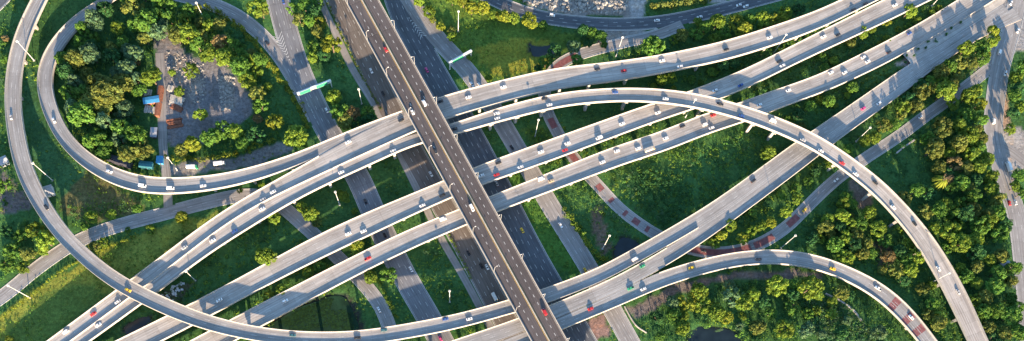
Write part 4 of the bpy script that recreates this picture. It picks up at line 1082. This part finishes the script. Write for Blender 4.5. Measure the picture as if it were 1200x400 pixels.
# ------------------------------------------------------------------ sign gantries
def gantry(p0, p1, label, panels):
    a, b = at(*p0, 6.5), at(*p1, 6.5); c = (a + b) / 2; L_ = np.hypot(*(b - a)[:2])
    rt = empty('sign_gantry', (c[0], c[1], 0), label, 'sign gantry', None, math.atan2(b[1] - a[1], b[0] - a[0]))
    for sx in (-1, 1):
        m_ = MB(); m_.box(sx * L_ / 2 - .35, sx * L_ / 2 + .35, -.45, .45, -.3, 7.4, 0, None, .85); link('post', m_.mesh('post', [M['steel']]), rt)
    m_ = MB()
    for yy in (-.75, .75):
        for zz in (5.9, 7.1): m_.box(-L_ / 2 - .6, L_ / 2 + .6, yy - .12, yy + .12, zz - .12, zz + .12)
    k = -L_ / 2
    while k < L_ / 2 - 1:
        m_.tube((k, -.75, 7.1), (k + 1.6, .75, 7.1), .09, .09, 5); m_.tube((k + 1.6, -.75, 7.1), (k + 1.6, -.75, 5.9), .08, .08, 5); m_.tube((k, .75, 5.9), (k + 1.6, .75, 7.1), .08, .08, 5); k += 1.6
    m_.box(-L_ / 2 - .5, L_ / 2 + .5, -.7, .7, 7.2, 7.28)
    link('truss', m_.mesh('truss', [M['lamp']]), rt)
    for x0, x1, mt in panels:
        m_ = MB(); m_.box(x0 * L_, x1 * L_, -1.02, -.92, 5.3, 8.3); m_.box(x0 * L_ + .1, x1 * L_ - .1, -1.06, -1.021, 5.4, 8.2, 1); link('sign_panel', m_.mesh('sign_panel', [M['steel'], M[mt]]), rt)
gantry((349, 110), (387, 95), 'green and white sign gantry spanning the road left of the dark viaduct', [(-.46, -.12, 'sign_green'), (.05, .4, 'sign_green')])
gantry((527, 74), (552, 60), 'white sign gantry spanning the slip road right of the dark viaduct', [(-.4, .1, 'sign_green')])

# ------------------------------------------------------------------ vehicles
PAINT = {'white': (.78, .78, .77), 'silver': (.42, .43, .45), 'black': (.025, .027, .032), 'blue': (.03, .09, .30), 'red': (.50, .03, .035), 'yellow': (.78, .50, .03), 'green': (.04, .33, .16),
         'pink': (.60, .06, .22), 'teal': (.04, .13, .16), 'tan': (.45, .35, .22), 'brown': (.20, .08, .05)}
def paint(c):
    k = 'paint_' + c
    if k not in M: M[k] = plain('car_paint_' + c, PAINT[c], .3, .5, .03)
    return M[k]
def car_parts(kind):
    # returns dict part -> MB (materials: 0 paint)
    body, glass = MB(), MB()
    if kind == 'car':
        Lh, Wd = 2.25, .88
        body.prism([(-Lh, .35), (-Lh, .78), (-2.1, .95), (-1.45, .98), (-.2, .95), (.95, .93), (2.0, .80), (Lh, .62), (Lh, .35), (1.9, .24), (-1.9, .24)], -Wd, Wd)
        glass.box(-1.55, 1.0, -.80, .80, .94, 1.40, 0, None, .62, .84)
        body.box(-.98, .48, -.665, .665, 1.40, 1.45, 0, None, .9)
        for x in (-.28, ): body.box(x - .05, x + .05, -.80, -.70, .95, 1.38); body.box(x - .05, x + .05, .70, .80, .95, 1.38)
        wz, wx = .31, 1.38
    elif kind == 'suv':
        Lh, Wd = 2.3, .92
        body.prism([(-Lh, .42), (-Lh, .95), (-2.15, 1.08), (.9, 1.08), (2.05, .98), (Lh, .75), (Lh, .42), (1.9, .3), (-1.9, .3)], -Wd, Wd)
        glass.box(-2.15, 1.05, -.86, .86, 1.07, 1.66, 0, None, .80, .86)
        body.box(-1.83, .70, -.735, .735, 1.66, 1.73, 0, None, .94)
        wz, wx = .36, 1.42
    elif kind == 'pickup':
        Lh, Wd = 2.6, .90
        body.prism([(-Lh, .45), (-Lh, 1.0), (.9, 1.02), (2.3, .95), (Lh, .75), (Lh, .45), (2.2, .33), (-2.2, .33)], -Wd, Wd)
        glass.box(-.95, 1.15, -.82, .82, 1.01, 1.58, 0, None, .70, .86)
        body.box(-.62, .80, -.70, .70, 1.58, 1.65, 0, None, .92)
        glass.box(-2.5, -1.1, -.72, .72, .99, 1.012)
        wz, wx = .37, 1.6
    elif kind == 'van':
        Lh, Wd = 2.6, .95
        body.prism([(-Lh, .4), (-Lh, 1.95), (-2.4, 2.08), (1.0, 2.08), (1.35, 1.95), (2.0, 1.15), (2.5, 1.0), (Lh, .7), (Lh, .4), (2.2, .3), (-2.2, .3)], -Wd, Wd)
        glass.add([(1.42, -.82, 1.9), (1.42, .82, 1.9), (1.99, .86, 1.19), (1.99, -.86, 1.19)], [(3, 2, 1, 0)])
        glass.V = [(x + .03, y, z + .03) for x, y, z in glass.V]
        for sg in (-1, 1): glass.box(-2.2, 1.2, sg * .952 - .004, sg * .952 + .004, 1.3, 1.85)
        glass.box(-2.606, -2.601, -.75, .75, 1.3, 1.85)
        wz, wx = .36, 1.65
    else:                                             # lorry: cab plus box or flat bed
        Lh, Wd = 4.2, 1.15
        body.prism([(2.5, .6), (2.5, 2.6), (3.7, 2.6), (4.1, 1.7), (Lh, 1.5), (Lh, .6)], -1.08, 1.08)
        glass.add([(3.74, -.9, 2.5), (3.74, .9, 2.5), (4.12, .92, 1.74), (4.12, -.92, 1.74)], [(3, 2, 1, 0)])
        glass.V = [(x + .03, y, z + .03) for x, y, z in glass.V]
        for sg in (-1, 1): glass.box(2.75, 3.6, sg * 1.083 - .004, sg * 1.083 + .004, 1.7, 2.4)
        wz, wx = .48, 2.9
    return body, glass, wz, wx, Wd
WHEEL = {}
def wheel(r):
    if r not in WHEEL:
        m_ = MB(); m_.tube((0, -.1, 0), (0, .1, 0), r, r, 12, 0); m_.tube((0, -.108, 0), (0, .108, 0), r * .6, r * .6, 8, 1)
        WHEEL[r] = m_.mesh('wheel', [M['tyre'], M['hub']])
    return WHEEL[r]
CARMESH = {}
def carmesh(kind, c):
    if (kind, c) not in CARMESH:
        b, g_, wz, wx, wd = car_parts(kind)
        CARMESH[kind, c] = (b.mesh('body', [paint(c)]), g_.mesh('window_glass', [M['glass']]), wz, wx, wd)
    return CARMESH[kind, c]
CARGO = {}
mb = MB(); mb.box(-.12, .12, -.3, .3, 0, .12); LAMPB = mb.mesh('tail_lamp', [M['tail']])
mb = MB(); mb.box(-.1, .1, -.28, .28, 0, .14); LAMPF = mb.mesh('headlight', [M['lamp']])
def vehicle(R, x, y, c, kind, label, flip, group, zoff=0.0):
    z = 10.0
    for _ in range(4):
        p = at(x, y, z + .7); i, d = R.near(p[0], p[1]); z = R.P[i, 2]
    off = (p[:2] - R.P[i, :2]) @ R.n[i]
    lim = R.w[i] / 2 - 1.9; off = max(-lim, min(lim, off))
    lon = (p[:2] - R.P[i, :2]) @ R.t[i]
    q = R.P[i, :2] + R.n[i] * off + R.t[i] * lon
    a = math.atan2(R.t[i, 1], R.t[i, 0]) + (math.pi if flip else 0)
    return vehicle_at(q[0], q[1], z + .018, a, c, kind, label, group)
def vehicle_at(x, y, z, a, c, kind, label, group):
    b, g_, wz, wx, wd = carmesh(kind, c)
    nm = {'car': 'car', 'suv': 'car', 'pickup': 'pickup_truck', 'van': 'van', 'lorry': 'lorry', 'long': 'lorry'}[kind]
    rt = empty(nm, (x, y, z), label, nm.replace('_truck', ' truck'), group, a)
    link('body', b, rt); link('window_glass', g_, rt)
    for sx in (-1, 1):
        for sy in (-1, 1): link('wheel', wheel(wz), rt, (sx * wx - (0 if kind != 'lorry' else .0), sy * (wd - .1), wz))
    if kind == 'lorry':
        k = ('cargo', c)
        if k not in CARGO:
            m_ = MB(); m_.box(-4.2, 2.3, -1.15, 1.15, .95, 3.1, 0); m_.box(-4.2, 2.5, -.5, .5, .55, .949, 1); CARGO[k] = m_.mesh('cargo_box', [M['lamp'] if c != 'tan' else M['plank'], M['tyre']])
        link('cargo_box', CARGO[k], rt)
    else:
        Lx = {'car': 2.2, 'suv': 2.25, 'pickup': 2.55, 'van': 2.55}[kind]; hz = {'car': .6, 'suv': .72, 'pickup': .72, 'van': .75}[kind]
        for sy in (-1, 1):
            link('tail_lamp', LAMPB, rt, (-Lx, sy * (wd - .34), hz)); link('headlight', LAMPF, rt, (Lx, sy * (wd - .36), hz - .12))
    return rt
ROADWORD = {'CB': 'on the dark central viaduct', 'A': 'on the topmost slanting viaduct', 'A2': 'on the arching flyover', 'C': 'on the upper of the parallel viaducts', 'D': 'on the lower of the parallel viaducts',
            'L': 'on the long left and bottom ramp', 'E2': 'on the lower lanes of the diagonal road', 'F': 'on the lower right curved ramp', 'LP': 'on the upper left loop ramp', 'G2': 'on the road left of the dark viaduct',
            'K': 'on the road under the green gantry', 'G3': 'on the road right of the dark viaduct', 'G4': 'on the straight road right of centre', 'HR': 'on the slip road beside the yellow hedge', 'Q': 'on the narrow bottom left street',
            'N': 'on the upper road along the top edge', 'M': 'on the red patched side road', 'T': 'on the street at the right edge'}
CARS = {
 'A': 'white 549 114,white 590 102,black 516 119,black 700 81,red 731 83,white 776 71,white 797 78,black 851 58,white 902 44,white 407 165,black 470 141,white 320 225,silver 309 235,silver 216 290,white 77 389 suv,red 109 368,white 138 354,black 1004 17,black 1018 10',
 'A2': 'white 400 202,white 461 177,blue 275 271,white 249 282,white 307 245,black 533 151,white 582 133,white 583 139,white 644 123,black 638 115,blue 721 108,white 780 116,black 844 122 pickup,blue 869 136,white 906 142 van,silver 941 164,white 962 177,red 987 191,white 1003 204,black 1026 214,white 1047 243,black 1072 262,white 1100 315,silver 1123 342,white 115 381',
 'C': 'white 965 43,black 982 41,black 913 72 suv,white 917 77,white 1049 6,blue 868 100,white 838 106,white 771 132,white 729 145,white 702 162 van,white 665 168,red 662 176,white 634 178,black 584 191 suv,white 610 196,red 582 205,white 564 206,black 518 229,white 495 241,white 408 274,white 426 271,white 257 352',
 'D': 'white 1012 67,white 1017 72,black 1042 61,blue 1066 39,white 974 85,white 990 85,white 924 106,white 890 123,red 836 135,black 800 148,white 826 146 suv,white 834 150,white 780 162,white 748 174,tan 761 176 lorry,white 723 177,white 706 190,white 634 210 van,tan 646 212,white 519 257 van,red 431 303 pickup,white 334 353 suv',
 'L': 'silver 13 137,black 54 243,yellow 150 340,teal 343 393,black 419 396 suv,teal 450 387 suv,blue 522 374,white 550 374,white 744 304 van,pink 1012 127,black 883 212 suv',
 'E2': 'green 753 312,white 1030 121,silver 962 161', 'F': 'red 692 362,green 739 338 pickup,white 754 339,yellow 810 314,black 889 304,yellow 976 315,white 1029 338 pickup,white 1068 372',
 'LP': 'black 105 19,white 63 141,white 128 201,white 167 218 van,white 200 221 van,white 238 218',
 'CB': 'red 452 58,white 483 131 pickup,white 497 121 van,black 510 177,white 553 244 van,red 638 366 van',
 'G2': 'white 435 83,black 449 110,white 505 204,black 549 297,black 564 312 suv,white 571 313,teal 580 350 lorry', 'K': 'black 428 236,black 451 276,white 485 314,pink 516 397,blue 332 2,white 386 128',
 'G3': 'pink 500 82,yellow 612 270,silver 582 215', 'G4': 'white 553 99,white 562 100,black 600 173,white 657 264,yellow 686 317', 'HR': 'black 313 50', 'Q': 'white 444 363',
 'N': 'white 647 18 suv,white 770 24,white 820 20,white 866 6,white 875 10 suv', 'M': 'black 825 294,yellow 943 246,white 980 211,white 1079 137',
 'T': 'white 1193 36,white 1171 61 van,white 1178 86 suv,white 1164 142 van,white 1181 196 lorry,red 1183 238,white 1190 237,white 1181 2'}
FLIP = {'A': 0, 'A2': 1, 'C': 0, 'D': 1, 'L': 0, 'E2': 1, 'F': 0, 'LP': 0, 'G2': 0, 'K': 1, 'G3': 1, 'G4': 0}
for key, txt in CARS.items():
    R = DECK.get(key) or GROUND[key]
    L_ = []
    for it in txt.split(','):
        p = it.split(); L_.append((p[0], float(p[1]), float(p[2]), p[3] if len(p) > 3 else 'car'))
    L_.sort(key=lambda t: t[1])
    cnt = {}
    for t in L_: cnt.setdefault((t[0], t[3]), []).append(t)
    for t in L_:
        same = cnt[t[0], t[3]]; m = same.index(t)
        kw = {'car': 'saloon car', 'suv': 'tall estate car', 'van': 'van', 'pickup': 'pickup truck', 'lorry': 'box lorry'}[t[3]]
        lab = f'{t[0]} {kw} {ROADWORD[key]}' + (f', {ordinal(m + 1)} such from left' if len(same) > 1 else '')
        kind = t[3] if t[3] != 'car' else 'car'
        fl = FLIP.get(key, random.random() < .5)
        if key == 'CB': fl = None
        flip = bool(fl) if fl is not None else (t[1] - (424 + t[2] * .55) > 0)
        vehicle(R, t[1], t[2], t[0], kind, lab, flip, 'vehicles ' + ROADWORD[key])
def parked(x, y, c, kind, deg, label):
    p = at(x, y, .5); vehicle_at(p[0], p[1], gz(p[0], p[1]) + .05, math.radians(deg), c, kind, label, 'lorries parked in the yard')
parked(226, 197, 'green', 'lorry', 0, 'green cab lorry parked in the grey lorry park below the yard hedge')
parked(258, 193, 'white', 'lorry', 8, 'white cab lorry parked at the right of the grey lorry park')

# ------------------------------------------------------------------ yard: sheds, stacks, house, rubble
def shed(x, y, lx, ly, h, deg, roof, wall, name, label, cat, ridge=True):
    p = at(x, y, h)
    rt = empty(name, (p[0], p[1], -.1), label, cat, None, math.radians(deg))
    m_ = MB(); m_.box(-lx / 2, lx / 2, -ly / 2, ly / 2, -.3, h, 0); link('wall', m_.mesh('wall', [M[wall]]), rt)
    m_ = MB(); e = .5; rh = ly * .22 if ridge else .25
    a = [(-lx / 2 - e, -ly / 2 - e, h - .05), (lx / 2 + e, -ly / 2 - e, h - .05), (lx / 2 + e, 0, h + rh), (-lx / 2 - e, 0, h + rh), (-lx / 2 - e, ly / 2 + e, h - .05), (lx / 2 + e, ly / 2 + e, h - .05)]
    a2 = [(q[0], q[1], q[2] + .12) for q in a]
    m_.add(a + a2, [(6, 7, 8, 9), (9, 8, 11, 10), (3, 2, 1, 0), (4, 5, 2, 3), (0, 1, 7, 6), (5, 4, 10, 11), (1, 2, 8, 7), (2, 5, 11, 8), (3, 0, 6, 9), (4, 3, 9, 10)]); link('roof', m_.mesh('roof', [M[roof]]), rt)
    m_ = MB(); m_.box(-.5, .5, -ly / 2 - .06, -ly / 2 - .005, 0, min(2.1, h - .2)); link('door', m_.mesh('door', [M['darkroof']]), rt)
    for sx in (-1, 1):
        if lx > 5:
            m_ = MB(); m_.box(sx * lx * .3 - .5, sx * lx * .3 + .5, -ly / 2 - .05, -ly / 2 - .004, 1.0, 1.9); link('window', m_.mesh('window', [M['glass']]), rt)
def stack(x, y, n, ln, wd, deg, mat, label, name='plank_stack', lay=2):
    p = at(x, y, 1.0); rt = empty(name, (p[0], p[1], gz(p[0], p[1])), label, 'stack', None, math.radians(deg)); g = random.Random(int(x * 7 + y))
    for l in range(lay):
        for k in range(n):
            m_ = MB(); ll = ln * g.uniform(.75, 1.05); o_ = g.uniform(-.4, .4); yy = (k - (n - 1) / 2) * wd * 1.25 + g.uniform(-.1, .1)
            if l and g.random() < .35: continue
            m_.box(-ll / 2 + o_, ll / 2 + o_, yy - wd / 2, yy + wd / 2, l * .52, l * .52 + .5); link('beam', m_.mesh('beam', [M[mat]]), rt)
shed(177, 117, 11, 4.5, 3.2, 12, 'bluetarp', 'rust', 'shed', 'blue roofed shed at the left of the yard track', 'shed', False)
shed(186, 118, 24, 2.6, 2.8, 86, 'rust', 'rust', 'shed', 'long narrow rust red roofed shed beside the yard track', 'shed', False)
shed(187, 187, 4, 5, 2.8, 0, 'bluetarp', 'bluetarp', 'shed', 'small bright blue hut at the lower end of the yard track', 'shed', False)
shed(171, 193, 9, 4.5, 2.8, -6, 'teal', 'teal', 'shed', 'dark teal roofed shed inside the loop by the shrub row', 'shed')
shed(134, 187, 9, 5, 2.8, -22, 'darkroof', 'darkroof', 'shed', 'dark roofed shed inside the loop among trees, left one', 'shed')
shed(147, 191, 8, 5, 2.8, -18, 'darkroof', 'darkroof', 'shed', 'dark roofed shed inside the loop among trees, right one', 'shed')
shed(57, 223, 5, 7, 3, 20, 'roofgrey', 'whitewall', 'house', 'small house with grey roof standing right of the far left ramp', 'house')
shed(1179, 311, 7, 5, 3.5, 20, 'roofgrey', 'whitewall', 'house', 'small pale roofed house at the right edge beside the street', 'house')
shed(3, 188, 6, 5, 3, 30, 'roofgrey', 'whitewall', 'house', 'small pale house at the left edge beside the ramp', 'house')
shed(180, 155, 4, 7, 2.6, 0, 'roofgrey', 'darkroof', 'shed', 'pale grey roofed hut left of the track near the lower trees', 'shed', False)
for a in [(173, 108, 4, 5.5, 1.1, 84, 'plank', 'pile of pale beams above the blue roofed shed'), (176, 128, 6, 6, 1.2, 80, 'plank', 'pile of pale beams below the blue roofed shed'), (207, 118, 7, 11, .9, -14, 'plank', 'stack of long pale beams right of the yard track'),
          (207, 126, 4, 9, .9, -24, 'rust', 'small rusty beam stack below the pale beam stack'), (204, 144, 6, 12, 1.0, 12, 'rust', 'stack of long rust red beams right of the yard track'), (199, 103, 3, 5, 1.2, 78, 'plank', 'little pale beam pile by the lime bush in the yard')]:
    stack(a[0], a[1], a[2], a[3], a[4], a[5], a[6], a[7])

def rubble(polys, n, lo, hi, mat, name, label, seed, zs=.5):
    g = np.random.default_rng(seed); V = []; Fs = []
    for poly in polys:
        P = wpoly(poly); A = np.array(P)
        for _ in range(n):
            x, y = g.uniform(A[:, 0].min(), A[:, 0].max()), g.uniform(A[:, 1].min(), A[:, 1].max())
            if not in_poly(np.array([x]), np.array([y]), P)[0]: continue
            if any(R.inside(x, y, .6) is not None for R in GROUND.values()): continue
            r = g.uniform(lo, hi) ** 1.0; b = len(V); z = gz(x, y)
            q = np.array([[-1, -1, -.4], [1, -1, -.4], [1, 1, -.4], [-1, 1, -.4], [-.7, -.7, 1], [.7, -.7, 1], [.7, .7, 1], [-.7, .7, 1]]) * np.array([r, r * g.uniform(.5, 1.3), r * zs]) * g.uniform(.75, 1.25, (8, 3))
            a = g.uniform(0, 6.28); ca, sa = math.cos(a), math.sin(a)
            V += [(x + c[0] * ca - c[1] * sa, y + c[0] * sa + c[1] * ca, z + c[2]) for c in q]
            Fs += [[b + i for i in f] for f in ((4, 5, 6, 7), (0, 1, 5, 4), (1, 2, 6, 5), (2, 3, 7, 6), (3, 0, 4, 7))]
    o = link(name, to_mesh(name, np.array(V), np.array(Fs), [M[mat]])); tag(o, label, 'rubble', kind='stuff')
rubble([[(600, -20), (735, -20), (735, 15), (690, 17), (650, 14), (615, 4)]], 800, .25, 1.6, 'rubble', 'rubble', 'broken pale concrete rubble spread above the upper road', 31, .8)
rubble([[(186, 350), (206, 332), (216, 330), (212, 350), (196, 358)]], 75, .3, 1.3, 'whitewall', 'debris', 'white debris lying between slanting viaducts at lower left', 32, .5)
rubble([[(190, 60), (216, 64), (240, 76), (242, 118), (224, 122), (214, 100), (200, 96)], [(255, 90), (274, 88), (274, 128), (260, 130)]], 500, .2, .9, 'rubble', 'rubble', 'scattered rubble heaps in the gravel yard inside the loop', 33, .6)

def low_wall(px, h, t, label):
    P = [at(x, y, h) for x, y in px]; c = P[len(P) // 2]
    P = resample(catmull(np.array(P)[:, :2], 3.0), 2.0); V = []; Fs = []
    tt = np.gradient(P, axis=0); tt /= np.linalg.norm(tt, axis=1)[:, None]; nn = np.stack([-tt[:, 1], tt[:, 0]], 1)
    for p, m_ in zip(P, nn):
        for e, z in ((-t, -.3), (t, -.3), (t, h), (-t, h)): V.append((p[0] + m_[0] * e - c[0], p[1] + m_[1] * e - c[1], z))
    for i in range(len(P) - 1):
        for k in range(4): Fs.append((4 * i + k, 4 * i + (k + 1) % 4, 4 * i + 4 + (k + 1) % 4, 4 * i + 4 + k))
    n = len(V); Fs += [(3, 2, 1, 0), (n - 4, n - 3, n - 2, n - 1)]
    me = to_mesh('drain_wall', np.array(V), np.array(Fs), [M['side']])
    tag(link('drain_wall', me, None, (c[0], c[1], 0)), label, 'wall')
low_wall([(968, 344), (984, 352), (1000, 363), (1010, 376)], 1.2, .55, 'curved pale concrete drain wall below the lower right ramp')
low_wall([(1050, 180), (1060, 172), (1072, 164)], 1.0, .6, 'short straight concrete drain wall beside the red patched road')
low_wall([(732, 359), (739, 372), (746, 382), (758, 390)], 1.0, .3, 'thin concrete wall right of the straight road at the bottom')

# potted dark shrubs in the paved gore at upper right
for m, (x, y) in enumerate([(1126, 26), (1115, 33), (1109, 40), (1097, 48), (1088, 49), (1085, 56), (1076, 58), (1063, 65), (1072, 65), (1061, 73)]):
    jj = np.argmin(((L2.px - np.array([x + 8, y + 12])) ** 2).sum(1)); za_ = L2.P[jj, 2]; p = at(x, y, za_ + .8); n = 5; g = np.random.default_rng(m)
    Q, Fs, T = leaves(np.c_[g.normal(scale=.45, size=(n, 2)), np.full(n, .9)], g.uniform(.6, .95, n), 40, .25, 90 + m)
    lo = za_ - .15
    rt = empty('shrub', (p[0], p[1], lo), f'small dark shrub in the upper right paved triangle, {ordinal(m + 1)} from its upper tip', 'shrub', 'clipped shrubs in the paved triangle')
    link('foliage', to_mesh('foliage', Q, Fs, [LEAF['dark']], tint=T), rt)
    m_ = MB(); m_.tube((0, 0, -.2), (0, 0, .8), .09, .06, 6); link('stem', m_.mesh('stem', [M['bark']]), rt)
from collections import Counter
print(Counter(o.name.split('.')[0] for o in bpy.data.objects if o.parent is None))
print('TREES', len(TREES), 'objects', len(bpy.data.objects))
